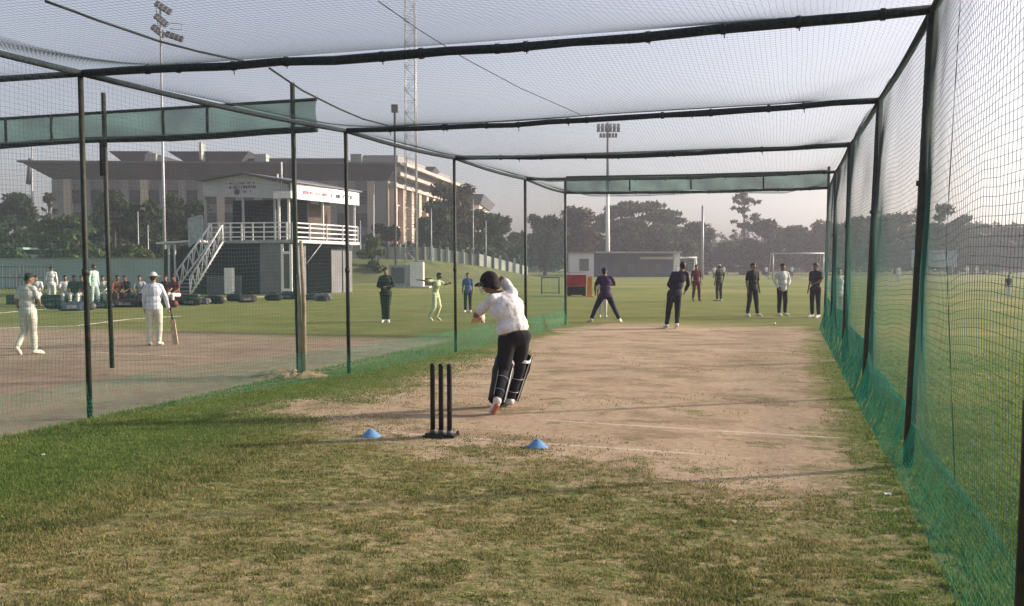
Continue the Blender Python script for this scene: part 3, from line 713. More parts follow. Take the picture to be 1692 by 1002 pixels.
    for s in 'LR':
        sh, el, wr = J['s'+s], J['e'+s], J['w'+s]
        if sleeve == 'short': b.cap(sh, sh.lerp(el, .70), .060*sc, .060*sc)
        elif sleeve == 'long': b.cap(sh, el, .060*sc, .052*sc); b.cap(el, el.lerp(wr, .92), .052*sc, .038*sc)
    evalmesh(b, 'shirt', cm(shirt), root, .013*sc if wrk < .03 else .009, 3, wrk*sc, .13 if wrk < .03 else .11)
    # collar
    c_ = MB(); cc = J['nk']-spine*.015*sc
    ring = [cc+Rt @ Vector((.062*sc*math.cos(q), .060*sc*math.sin(q), .012*sc)) for q in np.linspace(0, 2*math.pi, 15)]
    c_.tube(ring, .012*sc, 6); o = c_.build('collar', cm(vest or shirt), None, True); o.parent = root
    # trousers
    b = MB(); b.ell(J['pel']-spine*.02*sc, (.158*wv, .124*wv, .11*sc), Rp)
    for s in 'LR':
        hh, kk, aa = J['h'+s], J['k'+s], J['a'+s]
        b.cap(hh, kk, .097*wv, .074*sc)
        if not shorts: b.cap(kk, kk.lerp(aa, .45), .073*sc, .066*sc); b.cap(kk.lerp(aa, .45), aa+(kk-aa).normalized()*.04*sc, .066*sc, .056*sc)
    evalmesh(b, 'trousers', cm(trousers), root, .013*sc, 3, .02*sc, .16)
    for s in 'LR':
        aa, tt = J['a'+s], J['t'+s]; b = MB(); d = (tt-aa); up = Vector((0, 0, 1)); f = d.normalized()
        heel = aa-f*.03*sc-Vector((0, 0, .035*sc))
        b.cap(heel, tt-f*.03*sc, .043*sc, .045*sc, 10); b.cap(tt-f*.05*sc, tt+f*.045*sc, .046*sc, .034*sc, 10); b.cap(heel, aa, .043*sc, .05*sc, 10)
        o = evalmesh(b, 'shoe', cm(shoes), root, .013*sc, 2)
    return root, J, sc, Rh, hp

# --- the batsman
WHITE = (.62, .61, .60); NAVY = (.014, .016, .032); BLK = (.012, .013, .017)
pb = Vector((0, 9.45, 0))
pose = dict(pel=(.03, 0, .86), wst=(.0, .03, 1.0), chs=(-.055, .05, 1.16), nk=(-.16, .09, 1.345), hd=(-.265, .15, 1.455),
            hL=(-.05, -.03, .82), kL=(-.10, .0, .46), aL=(-.165, -.26, .17), tL=(-.215, -.20, .035),
            hR=(.095, .03, .84), kR=(.085, .22, .47), aR=(-.02, .30, .09), tR=(-.05, .44, .035),
            sL=(-.235, -.01, 1.27), eL=(-.41, .13, 1.09), wL=(-.37, .37, 1.05),
            sR=(.015, .12, 1.335), eR=(-.115, .33, 1.50), wR=(-.33, .42, 1.15), look=(-.72, .55, -.45))
root, J, sc, Rh, hp = person(pb, 0, 1.72, 'batsman in white shirt and black trousers playing a shot in front of the stumps', pose, shirt=(.66, .64, .64),
     trousers=BLK, shoes=(.6, .57, .55), hat=('helmet', (.02, .014, .018)), voxel=.009, sleeve='short', vest=(.03, .03, .04), w=1.20, hemz=.09, wrk=.031)
# shirt skirt below the torso
M['pad'] = mat('dark_leg_guard', (.007, .006, .010), .6, .4, 9, .2)
for s in 'LR':
    k, a = J['k'+s], J['a'+s]; d = (a-k).normalized(); fw = Vector((-.5, .85, 0)); fw = (fw-d*fw.dot(d)).normalized(); sd_ = d.cross(fw).normalized()
    top = k-d*.16; V = []; Fq = []
    n1, n2 = 12, 14
    for i in range(n1+1):
        t = i/n1; c = top.lerp(a+d*.01, t); rad = .092-.02*t+.012*math.exp(-((t-.3)/.1)**2)
        for thick in (0, .026):
            for j in range(n2+1):
                th = -1.95+3.9*j/n2
                rr = rad+thick+.004*math.cos(j*math.pi)
                V.append(c+(fw*math.cos(th)+sd_*math.sin(th))*rr)
    w_ = 2*(n2+1)
    for i in range(n1):
        for j in range(n2):
            q = i*w_+j; Fq.append((q, q+1, q+1+w_, q+w_)); q += n2+1; Fq.append((q, q+w_, q+w_+1, q+1))
        q = i*w_; Fq.append((q, q+w_, q+w_+n2+1, q+n2+1)); q = i*w_+n2; Fq.append((q, q+n2+1, q+n2+1+w_, q+w_))
    for j in range(n2): Fq.append((j, j+n2+1, j+n2+2, j+1)); q = n1*w_+j; Fq.append((q, q+1, q+n2+2, q+n2+1))
    m = MB(); m.add(V, Fq); pad = m.build('leg_guard', M['pad'], None, True); pad.parent = root
    for t, rr, thk in ((.07, .098, .013), (.50, .078, .006), (.80, .066, .005)):
        c = top.lerp(a, t); m = MB()
        for off in ((0, .018) if t < .2 else (0,)):
            m.tube([c+d*off+(fw*math.cos(th)+sd_*math.sin(th))*rr*1.02 for th in np.linspace(1.7, 4.6, 12)], thk*.7, 6)
        o = m.build('strap', M['white'] if t < .2 else M['steel'], None, True); o.parent = pad
    m = MB()
    for th in (1.95,): m.tube([top.lerp(a, q)+(fw*math.cos(th)+sd_*math.sin(th))*(.103-.018*q) for q in np.linspace(0, 1, 8)], .006, 6)
    o = m.build('piping', M['white'], None, True); o.parent = pad
a, t = J['aL'], J['tL']; f = (t-a).normalized(); m = MB(); back_ = Vector((0, -1, -.2)).normalized()
m.cap(a+Vector((0, -.035, -.055)), t+Vector((.01, -.035, -.005)), .028, .030, 10)
o = evalmesh(m, 'shoe_sole', cm((.42, .14, .09)), root, .008, 2)
# gloves
for s in 'LR':
    w_, e = J['w'+s], J['e'+s]; d = (w_-e).normalized(); m = MB()
    m.cap(w_-d*.03, w_+d*.05, .042, .046, 10); tip = w_+d*.09
    for k in range(4): m.cap(tip+Vector((.0, .022*(k-1.5), .0))+d*.0, tip+Vector((.02, .022*(k-1.5), -.05)), .0135, .012, 7)
    m.cap(w_+d*.02, w_+d*.05+Vector((.03, -.045, 0)), .015, .012, 7)
    o = evalmesh(m, 'glove', cm((.55, .50, .46)), root, .007, 2)
# bat
M['willow'] = mat('willow_wood', (.42, .33, .23), .5, .15, 8)
h0 = pb+Vector((-.36, .43, 1.17)); h1 = pb+Vector((-.455, .47, .95)); bd = Vector((-.16, .95, -.28)).normalized()
h0 = pb+Vector((-.345, .42, 1.15)); h1 = h0+bd*.30; toe = h1+bd*.54
bat = empty('cricket_bat', h1, 'wooden cricket bat with dark grip gripped by the batsman in gloves', 'bat')
m = MB(); m.tube([h0-bd*.02, h0, h1], [.012, .017, .017], 10); m.build('handle', M['black'], bat, True)
q3 = bd.to_track_quat('Z', 'Y').to_matrix(); m = MB(); V = []
prof = [(-.054, .006), (-.05, .018), (0, .032), (.05, .018), (.054, .006), (.05, -.004), (-.05, -.004)]
Ls = [0, .05, .40, .52, .54]; Sc = [.35, 1, 1, .95, .6]; n_ = len(prof)
for l, s_ in zip(Ls, Sc): V += [h1+bd*l+q3 @ Vector((x*s_, y*s_, 0)) for x, y in prof]
Fq = [(i*n_+j, i*n_+(j+1) % n_, (i+1)*n_+(j+1) % n_, (i+1)*n_+j) for i in range(4) for j in range(n_)]+[tuple(range(n_))[::-1], tuple(4*n_+j for j in range(n_))]
m.add(V, Fq); m.build('blade', M['willow'], bat, False)

def at(px, py): g_ = G(px, py); return g_
A180 = math.pi
stand = {}
# bowlers' end, right side
person(at(1000, 533), 0, 1.70, 'person in dark purple shirt crouching with feet wide apart past the pitch end', dict(
    pel=(0, -.03, .84), wst=(0, .0, 1.0), chs=(0, .04, 1.19), nk=(0, .07, 1.37), hd=(-.02, .1, 1.5), hL=(-.1, 0, .80), kL=(-.27, .08, .44), aL=(-.42, 0, .09), tL=(-.49, .12, .03),
    hR=(.1, 0, .80), kR=(.26, .08, .44), aR=(.42, 0, .09), tR=(.48, .12, .03), sL=(-.18, .05, 1.32), eL=(-.30, .06, 1.06), wL=(-.27, .24, .86),
    sR=(.18, .05, 1.32), eR=(.30, .12, 1.12), wR=(.10, .32, 1.10), look=(.2, 1, -.2)), shirt=(.035, .016, .06), trousers=(.012, .016, .045), shoes=(.62, .56, .4), hat=('cap', (.02, .02, .07)), w=1.1)
person(at(1111, 543), 0, 1.78, 'person in black clothes leaning forward mid stride on the far end of the pitch', dict(
    pel=(.05, 0, .92), wst=(.1, .02, 1.07), chs=(.16, .05, 1.26), nk=(.22, .08, 1.45), hd=(.27, .1, 1.59), hL=(-.04, 0, .9), kL=(-.09, .03, .5), aL=(-.15, -.02, .09), tL=(-.17, .14, .03),
    hR=(.13, 0, .9), kR=(.13, .0, .5), aR=(.09, -.12, .12), tR=(.09, .02, .03), sL=(.02, .06, 1.39), eL=(-.09, .06, 1.12), wL=(.0, .22, 1.02), sR=(.36, .05, 1.40), eR=(.42, .1, 1.14), wR=(.38, .26, .96)),
    shirt=(.018, .016, .032), trousers=(.012, .014, .022), shoes=(.62, .58, .52), sleeve='long', w=1.12)
person(at(1150, 498), A180, 1.72, 'person in maroon kit walking behind the leaning bowler beside the thin white pole', dict(aL=(-.12, .16, .09), tL=(-.13, .3, .05), kL=(-.11, .12, .5), aR=(.1, -.2, .13), tR=(.1, -.06, .03)),
    shirt=(.12, .022, .035), trousers=(.10, .02, .03), shoes=(.03, .03, .03))
person(at(1188, 498), .5, 1.74, 'person in dark green clothes and pale cap standing alone behind the bowlers', dict(eR=(.3, 0, 1.15), wR=(.3, .1, .9)), shirt=(.03, .035, .02), trousers=(.015, .018, .018), shoes=(.55, .52, .45), hat=('cap', (.35, .35, .38)))
person(at(1243, 523), A180+.35, 1.76, 'person in black shirt and trousers standing with legs apart left of the white shirt', dict(kL=(-.13, .02, .49), aL=(-.19, 0, .09), tL=(-.22, .14, .03), kR=(.13, .02, .49), aR=(.19, 0, .09), tR=(.22, .14, .03)),
    shirt=BLK, trousers=BLK, shoes=(.62, .6, .58), w=1.05)
person(at(1292, 522), A180+.2, 1.74, 'person in white shirt and black trousers waiting between two dark dressed bowlers', dict(eL=(-.27, -.04, 1.15), wL=(-.14, .14, 1.0), eR=(.27, -.02, 1.15), wR=(.2, .1, .93)),
    shirt=(.5, .53, .51), trousers=BLK, shoes=(.62, .6, .56), sleeve='long')
person(at(1347, 525), A180-.9, 1.76, 'person in dark navy clothes standing next to the far end of the right side net', dict(eL=(-.22, .06, 1.15), wL=(-.1, .2, 1.08)), shirt=(.018, .022, .04), trousers=BLK, shoes=(.62, .6, .58))
person(at(1384, 536), A180, 1.62, 'person in pale green white kit seen through the far right side net', {}, shirt=(.50, .60, .55), trousers=(.5, .58, .54), shoes=(.5, .5, .5), sleeve='long')
person(at(996, 524), A180, 1.35, 'person in cream trousers half hidden behind the crouching purple shirted one', {}, shirt=(.5, .47, .4), trousers=(.55, .52, .44), shoes=(.6, .58, .5))
# left lane, bowlers
person(at(638, 533), A180, 1.62, 'person in dark charcoal kit standing with arms folded left of the lattice tower base', dict(eL=(-.24, .04, 1.14), wL=(-.06, .17, 1.12), eR=(.24, .04, 1.14), wR=(.06, .15, 1.08),
    kL=(-.06, .02, .49), aL=(-.06, 0, .09), kR=(.08, .02, .49), aR=(.07, 0, .09), tL=(-.1, .14, .03), tR=(.1, .14, .03)), shirt=(.02, .02, .022), trousers=(.022, .03, .025), shoes=(.6, .6, .55), sleeve='long', w=1.15)
person(at(720, 530), A180+1.1, 1.50, 'young person in pale yellow green kit bowling with one arm stretched out', dict(pel=(0, 0, .90), chs=(0, .06, 1.24), nk=(0, .10, 1.43), hd=(.0, .16, 1.55),
    kL=(-.09, .10, .5), aL=(-.1, -.04, .12), tL=(-.1, .1, .03), kR=(.09, .0, .47), aR=(.1, -.22, .14), tR=(.1, -.1, .03), eR=(.40, -.1, 1.38), wR=(.55, -.3, 1.42), eL=(-.30, .2, 1.25), wL=(-.22, .42, 1.3)),
    shirt=(.45, .50, .30), trousers=(.5, .54, .34), shoes=(.6, .6, .4), w=.9)
person(at(773, 516), A180, 1.42, 'boy in blue shirt and dark trousers standing behind the batsman in white', {}, shirt=(.06, .10, .26), trousers=(.02, .022, .035), shoes=(.6, .6, .6), w=.95)
# left lane
person(at(47, 586), -.15, 1.52, 'person in cream cricket whites walking at the left edge with hands held in front', dict(kL=(-.09, .02, .49), aL=(-.10, -.20, .17), tL=(-.11, -.10, .03), kR=(.09, .05, .49), aR=(.11, .05, .09), tR=(.15, .2, .03),
    eL=(-.24, -.02, 1.13), wL=(-.20, .05, .88), eR=(.25, .03, 1.14), wR=(.14, .2, 1.05), hd=(.03, .05, 1.60), look=(.7, .7, -.2)), shirt=(.44, .47, .43), trousers=(.52, .52, .44), shoes=(.6, .58, .5), w=1.12)
person(at(255, 571), .15, 1.52, 'batsman in white kit and sun hat leaning on a bat in the left net lane', dict(kL=(-.1, .03, .49), kR=(.12, .03, .49), eR=(.26, .06, 1.12), wR=(.30, .16, .84), eL=(-.22, .02, 1.12), wL=(-.23, .1, .86)),
    shirt=(.55, .60, .66), trousers=(.56, .55, .46), shoes=(.6, .58, .5), hat=('sunhat', (.45, .5, .48)), sleeve='long', w=1.15)
q = at(255, 571); sc_ = 1.52/1.72
bat = empty('cricket_bat', q+Vector((.36, .12, 0)), 'pale wooden bat standing on the ground in the hand of the sun hatted batsman', 'bat')
m = MB(); m.tube([q+Vector((.28, .16, .78)), q+Vector((.33, .14, .53))], .016, 8); m.build('handle', M['black'], bat, True)
m = MB(); m.box(q+Vector((.365, .13, .27)), (.10, .035, .52), 0, 0, -.13); m.build('blade', M['willow'], bat)
# three wooden stumps of the left lane
SIT = dict(pel=(0, 0, .50), wst=(0, .02, .66), chs=(0, .06, .86), nk=(0, .1, 1.04), hd=(0, .14, 1.18), hL=(-.09, 0, .48), kL=(-.14, .42, .50), aL=(-.14, .40, .09), tL=(-.15, .56, .03),
           hR=(.09, 0, .48), kR=(.14, .42, .50), aR=(.14, .40, .09), tR=(.15, .56, .03), sL=(-.17, .08, .98), eL=(-.24, .16, .72), wL=(-.14, .38, .58), sR=(.17, .08, .98), eR=(.24, .16, .72), wR=(.14, .38, .58))
person(at(86, 502), .3, 1.66, 'person in white kit standing with back turned beside seated players at the left boundary', {}, shirt=(.55, .57, .54), trousers=(.58, .58, .54), shoes=(.5, .5, .5), sleeve='long')
person(at(108, 506), A180+.6, 1.7, 'person in white kit seated on the ledge right beside the standing player', SIT, shirt=(.5, .52, .5), trousers=(.55, .55, .52), shoes=(.5, .5, .5))
person(at(124, 507), A180+.4, 1.7, 'person in dark top and white trousers seated on the ledge at the left boundary', SIT, shirt=(.04, .05, .06), trousers=(.55, .56, .52), shoes=(.5, .5, .5))
person(at(156, 507), A180+1.2, 1.72, 'person in pale green shirt standing between the two left cage posts', dict(kL=(-.1, .1, .5), aL=(-.1, .1, .09), tL=(-.1, .24, .03)), shirt=(.42, .58, .50), trousers=(.35, .45, .42), shoes=(.5, .5, .5), sleeve='long')
person(at(193, 506), A180+.8, 1.7, 'person in brown top sitting just right of the second dark left post', SIT, shirt=(.14, .06, .045), trousers=(.1, .05, .05), shoes=(.2, .2, .2))
person(at(292, 507), A180-.3, 1.7, 'person in maroon top and white leg pads sitting at the foot of the stairs', SIT, shirt=(.13, .03, .05), trousers=(.6, .57, .54), shoes=(.6, .58, .55))
for px, sh, tr_, lb, yw in ((62, (.5, .52, .5), (.52, .52, .5), 'person in white kit sitting left of the standing white player at the boundary', .3), (140, (.04, .05, .09), (.5, .52, .5), 'person in navy top sitting just left of the first dark cage post', -.3),
        (172, (.5, .54, .5), (.45, .48, .45), 'person in pale kit sitting against the second dark left post', .2), (212, (.05, .05, .05), (.06, .06, .07), 'person all in black sitting between brown top and sun hatted batsman', -.4), (232, (.3, .32, .34), (.05, .05, .06), 'person in grey top sitting right behind the sun hatted batsman', .3), (276, (.04, .04, .05), (.5, .5, .48), 'person in black top sitting left of the maroon topped one', .1)):
    person(at(px, 505.5), A180+yw, 1.68, lb, SIT, shirt=sh, trousers=tr_, shoes=(.3, .3, .3), voxel=.018)
# far away players
person(at(1484, 468), A180, 1.7, 'distant fielder in white seen through the right net just left of the thick post', {}, shirt=(.6, .62, .6), trousers=(.6, .62, .6), sleeve='long')
person(at(1666, 492), A180, 1.2, 'small dark shirted child with white trousers far out on the right field', {}, shirt=(.02, .02, .03), trousers=(.6, .6, .58))
for k, px in enumerate((1598, 1614)):
    person(at(px, 455.5), A180, 1.75, ('far fielder in white, left one of the close pair on the right horizon', 'far fielder in white, right one of the close pair on the right horizon')[k], {}, shirt=(.68, .68, .66), trousers=(.6, .62, .6), sleeve='long', hat=('sunhat', (.7, .7, .68)), voxel=.02)
fr = person(at(1180, 462), A180, 1.7, 'tiny far spectator in a white top at the field edge between the goal frames', {}, shirt=(.55, .55, .58), trousers=(.05, .05, .06), voxel=.02)[0]
for px, lb in ((1196, 'tiny far spectator in white top right beside the lone dark dressed player'), (1245, 'tiny far spectator in white top behind the black dressed bowler'), (1266, 'tiny far spectator standing between black dressed and white shirted bowlers'),
               (1308, 'tiny far spectator in white top right of the white shirted bowler'), (1118, 'tiny far spectator in white top above the leaning bowler'), (652, 'tiny far spectator by the white cabinet of the tower')):
    c = copy_tree(fr); c.location = at(px, 459); c['label'] = lb

# kit bags and loose gear
M['bagA'] = mat('bag_navy', (.02, .03, .055), .8, .4, 6, .3); M['bagB'] = mat('bag_black', (.018, .018, .02), .8, .4, 6, .3); M['bagC'] = mat('bag_grey', (.12, .12, .13), .8, .3, 6, .3); M['bagD'] = mat('bag_maroon', (.12, .025, .03), .8, .3, 6, .3)
def bag(px, py, L, mt, lab, h=.32, tilt=0, lite=False):
    q = G(px, py); r_ = empty('kit_bag', q, lab, 'kit bag', 'kit bags on the grass by the pavilion', tilt)
    b = MB(); b.cap((-L/2+.14, 0, h*.5), (L/2-.14, 0, h*.5), h*.5, h*.46, 10); b.box((0, 0, h*.35), (L*.8, h*.9, h*.6))
    evalmesh(b, 'bag_body', mt, r_, .03, 2, .13, .22)
    b = MB()
    for s in (-1, 1): b.tube([Vector((x*L*.22, s*.06, h*.92+.10*math.sin(math.pi*(x+1)/2))) for x in np.linspace(-1, 1, 8)], .012, 5)
    o = b.build('strap', M['black'], None, True); o.parent = r_
    b = MB(); b.box((0, -h*.49, h*.45), (L*.4, .03, h*.35)); o = b.build('pocket', M['bagC'] if lite else M['bagB'], None); o.parent = r_
for a in ((90, 510, .9, 'bagB', 'black kit bag below the seated white players'), (118, 514, .7, 'bagA', 'navy kit bag nearest the white line below the seated players'), (140, 512, .8, 'bagC', 'grey kit bag left of the first dark cage post', ),
          (166, 510, .8, 'bagA', 'navy kit bag between the two left cage posts'), (205, 508, .9, 'bagB', 'black kit bag just right of the second cage post'), (222, 506, .6, 'bagC', 'grey kit bag left of the sun hatted batsman'),
          (243, 507, .6, 'bagD', 'maroon kit bag hidden behind the sun hatted batsman'), (277, 508, .9, 'bagD', 'maroon kit bag just right of the sun hatted batsman'), (314, 505, .8, 'bagB', 'black kit bag at the bottom of the stairs'),
          (333, 503, .7, 'bagC', 'grey kit bag a step right of the stairs'), (354, 502, 1.0, 'bagB', 'large black kit bag below the dark wall'), (388, 498, .7, 'bagA', 'navy kit bag beside the white post of the pavilion'),
          (408, 500, .7, 'bagB', 'black kit bag rightmost before the gap in the row'), (452, 497, .7, 'bagB', 'black kit bag left of the white door'), (474, 495, 1.0, 'bagA', 'dark blue kit bag in front of the white door'),
          (515, 496, .9, 'bagA', 'navy kit bag right of the wooden prop'), (533, 498, .7, 'bagC', 'grey kit bag at the right end of the row')):
    bag(a[0], a[1], a[2]*1.2, M[a[3]], a[4], random.uniform(.26, .38), random.uniform(-.6, .6), random.random() < .5)
o = MB().box(G(150, 505)+Vector((0, 1.2, .21)), (8, .4, .42), .08).build('sitting_ledge', mat('ledge_concrete', (.06, .06, .06), .9)); tag(o, 'low concrete ledge carrying the seated players along the left boundary', 'ledge')

# ---------------------------------------------------------------- small structures in the field
# lattice mast and cabinet
tw = G(680, 471); mast = empty('lattice_tower', tw, 'tall pale lattice mast rising out of the picture behind the grass bank', 'tower'); hw = .50; HT = 30
for sx_ in (-1, 1):
    for sy_ in (-1, 1):
        MB().tube([(tw.x+sx_*hw, tw.y+sy_*hw, 0), (tw.x+sx_*hw*.8, tw.y+sy_*hw*.8, HT)], .06 if sx_ > 0 else .04, 6).build('leg', M['steel'], mast, True)
m = MB(); n = 30
for k in range(n):
    z0, z1 = HT*k/n, HT*(k+1)/n; a = hw*(1-.2*k/n); b_ = hw*(1-.2*(k+1)/n); s_ = 1 if k % 2 else -1
    for fy in (-1, 1):
        m.tube([(tw.x-s_*a, tw.y+fy*a, z0), (tw.x+s_*b_, tw.y+fy*b_, z1)], .016, 4); m.tube([(tw.x-a, tw.y+fy*a, z0), (tw.x+a, tw.y+fy*a, z0)], .016, 4)
        m.tube([(tw.x+fy*a, tw.y-s_*a, z0), (tw.x+fy*b_, tw.y+s_*b_, z1)], .016, 4)
m.build('bracing', M['steel'], mast, True)
q = G(668, 476); cb = empty('equipment_cabinet', q, 'grey and white equipment cabinet standing at the foot of the lattice mast', 'cabinet')
MB().box((q.x-.3, q.y, .95), (1.5, 1.2, 1.6)).build('casing', M['steel'], cb)
MB().box((q.x-.4, q.y-.62, .95), (1.0, .06, 1.2)).build('vent', M['steeld'], cb)
MB().box((q.x+1.0, q.y-.2, 1.0), (1.0, .9, 1.9)).build('side_cabinet', M['white'], cb)
MB().box((q.x+.2, q.y, .06), (3.6, 2.0, .14)).build('plinth', M['path'], cb)
q = G(708, 474); o = MB().box((q.x, q.y, .35), (.5, .5, .7)).box((q.x+.4, q.y+.1, .25), (.35, .35, .5)).build('spool_box', mat('brown_box', (.14, .07, .04), .9)); tag(o, 'small brown box lying right of the tower cabinet', 'box')

def lamp_head(root, c, W_, rows, cols, tilt, mt, rz=0):
    for r_ in range(rows):
        z = c.z+(r_-(rows-1)/2)*.85
        fr_ = MB(); a = Vector((math.cos(rz), math.sin(rz), 0))
        fr_.tube([c+a*(-W_/2)+Vector((0, 0, z-c.z-.3)), c+a*(W_/2)+Vector((0, 0, z-c.z-.3))], .04, 5)
        bar = fr_.build('lamp_bar', M['steeld'], root, True)
        for k in range(cols):
            p = c+a*((k+.5)/cols-.5)*W_; m = MB(); m.box((p.x, p.y-.12, z), (W_/cols*.78, .22, .5), rz, tilt); m.build('floodlight', mt, bar)
# left flood mast
q = G(273, 470); fm = empty('floodlight_mast', q, 'slender floodlight mast with angled lamp rows rising behind the pavilion stairs', 'floodlight')
tp = D(273, 8, q.y); m = MB(); m.tube([(q.x, q.y, 0), (q.x, q.y, 9), (q.x, q.y, tp.z)], [.17, .12, .08], 10); m.build('mast', M['steel'], fm, True)
for (x0, y0, x1, y1) in ((257, 5, 283, 22), (257, 26, 276, 42), (252, 44, 272, 60), (274, 56, 303, 66), (258, 14, 262, 52), (280, 38, 305, 41), (281, 48, 304, 50)):
    a = D(x0, y0, q.y-.3); b_ = D(x1, y1, q.y-.3+.6); big = (x0, y0) not in ((258, 14), (280, 38), (281, 48))
    m = MB()
    if big:
        for k in range(4):
            c = a.lerp(b_, (k+.5)/4); m = MB(); m.box(c, (.36, .28, .52), 0, -.5, math.atan2(a.z-b_.z, b_.x-a.x)*.7); m.build('floodlight', M['steeld'], fm)
        m = MB(); m.tube([a, b_], .05, 5)
    else: m.tube([a, b_], .03, 5)
    m.build('lamp_bar', M['steeld'], fm, True)
a = D(300, 40, q.y); b_ = D(303, 66, q.y); MB().tube([a, b_], .03, 5).build('lamp_bar', M['steel'], fm, True)
# far flood mast
q = G(1004, 456.5); fm = empty('floodlight_mast', q, 'floodlight mast with white lower pole and four lamp rows above the far field', 'floodlight')
tp = D(1004, 228, q.y); mid = D(1004, 320, q.y)
MB().tube([(q.x, q.y, 0), mid], [.42, .28], 10).build('lower_pole', M['white'], fm, True)
MB().tube([mid, tp+Vector((0, 0, 2.5))], [.26, .16], 8).build('upper_pole', M['steeld'], fm, True)
for yy, ww in ((208, 3.9), (215, 3.9), (224, 3.0)):
    c = D(1005, yy, q.y); MB().tube([c+Vector((-ww/2, 0, -.3)), c+Vector((ww/2, 0, -.3))], .06, 5).build('lamp_bar', M['steeld'], fm, True)
    for k in range(6):
        MB().box(c+Vector((((k+.5)/6-.5)*ww, -.15, 0)), (ww/6*.74, .3, .62), 0, .4).build('floodlight', M['steeld'] if yy > 210 else M['steel'], fm)
# thin poles
def pole(px, py0, py1, r, mt, nm, lab, grp=None):
    q = G(px, py1); t_ = D(px, py0, q.y); m = MB(); m.tube([(q.x, q.y, -.2), (q.x, q.y, t_.z)], [r, r*.7], 8)
    o = m.build(nm, mt, None, True); tag(o, lab, 'pole', grp); return o
pole(1160, 340, 462, .20, M['steel'], 'flag_pole', 'thin grey flag pole standing right of the maroon dressed person')
q = G(667, 470); t_ = D(667, 190, q.y); lp = empty('street_lamp', q, 'slim grey pole with a small dark lamp on top left of the lattice mast', 'lamp post')
MB().tube([(q.x-.3, q.y-3, 0), (q.x-.3, q.y-3, t_.z)], .10, 8).build('pole', M['steeld'], lp, True)
MB().box((q.x-.3, q.y-3, t_.z), (.55, .4, .7), 0, .2).build('lamp_head', M['steeld'], lp)
for px, y0, y1, lb in ((618, 322, 466, 'tall thin fence pole right of the pavilion, nearest to it'), (596, 365, 466, 'shorter thin fence pole directly beside the pavilion'), (713, 345, 466, 'tall thin fence pole right of the lattice mast'),
                       (782, 330, 463, 'thin fence pole under the hotel eave'), (803, 365, 463, 'thin pale fence pole in front of the small dark trees'), (230, 350, 468, 'thin pole before the trees left of the flood mast'), (246, 372, 468, 'short thin pole next to the flood mast'),):
    pole(px, y0, y1, .07, M['steel'], 'fence_pole', lb, 'thin poles along the ground boundary')
q = Vector((X(53, 120), 120, 0)); tt = empty('radio_mast', q, 'thin distant radio mast at the far left above the trees', 'mast'); t_ = D(53, 228, 120)
MB().tube([q, t_], [.25, .1], 5).build('mast', M['steel'], tt, True)
MB().tube([D(51, 262, 120), D(47, 305, 120)], .35, 5).build('antenna', M['steeld'], tt, True)

# low shed, booth, red trolley
YS = 128; s0 = X(982, YS); s1 = X(1116, YS); shed = empty('field_shed', ((s0+s1)/2, YS, 0), 'long dark blue walled low shed with a pale roof edge at the far field edge', 'shed')
zt = D(1000, 419, YS).z
M['shedw'] = mat('shed_wall', (.08, .09, .13), .8, .3, .6)
MB().box(((s0+s1)/2, YS+2, zt/2), (s1-s0, 4, zt)).build('wall', M['shedw'], shed)
MB().box(((s0+s1)/2, YS-.4, zt+.12), (s1-s0+.6, 5.4, .22)).build('roof', M['steel'], shed)
MB().box((s1-.1, YS-1.2, zt/2), (.9, .8, zt)).build('pillar', M['white'], shed)
MB().box((s1-3, YS-.1, zt*.80), (5, .15, .35)).build('beam', M['white'], shed)
for k in range(5):
    MB().box((s0+1.4+k*2.1, YS-.06, 1.3), (1.0, .1, 1.4)).build('window', M['steeld'] if k % 2 else M['bagC'], shed)
YB = 118; s0 = X(941, YB); s1 = X(981, YB); bt = empty('white_booth', ((s0+s1)/2, YB, 0), 'small white booth with one dark window left of the far flood mast', 'booth'); zt = D(960, 418, YB).z
MB().box(((s0+s1)/2, YB+1.5, zt/2), (s1-s0, 3, zt)).build('wall', mat('booth_white', (.55, .55, .62), .8, .1), bt)
MB().box(((s0+s1)/2, YB+1.4, zt+.1), (s1-s0+.5, 3.6, .2)).build('roof', M['steeld'], bt)
MB().box((X(965, YB), YB-.04, D(965, 438, YB).z), (1.3, .12, 1.7)).build('window', M['steeld'], bt)
q = G(953, 490); rt = empty('equipment_trolley', q, 'red and black equipment trolley beside the far left cage post', 'trolley')
MB().box((q.x, q.y+.4, .86), (1.05, .7, .62)).build('red_box', M['red'], rt); MB().box((q.x, q.y+.4, .30), (1.0, .66, .46)).build('lower_box', M['black'], rt)
for dx_ in (-.4, .4):
    MB().tube([(q.x+dx_, q.y+.05, .12), (q.x+dx_, q.y+.12, .12)], .12, 12).build('wheel', M['black'], rt)
MB().tube([(q.x-.5, q.y+.4, 1.15), (q.x-.5, q.y+.4, 1.3), (q.x+.5, q.y+.4, 1.3), (q.x+.5, q.y+.4, 1.15)], .02, 6).build('handle', M['steel'], rt)
q = G(975, 491); o = MB().box((q.x, q.y+.3, .55), (.22, .3, 1.1), 0, 0, .02).box((q.x, q.y+.3, .02), (.4, .4, .05)).build('safety_barrier', mat('orange_board', (.55, .20, .06), .7)); tag(o, 'narrow orange board standing right of the red trolley', 'board')
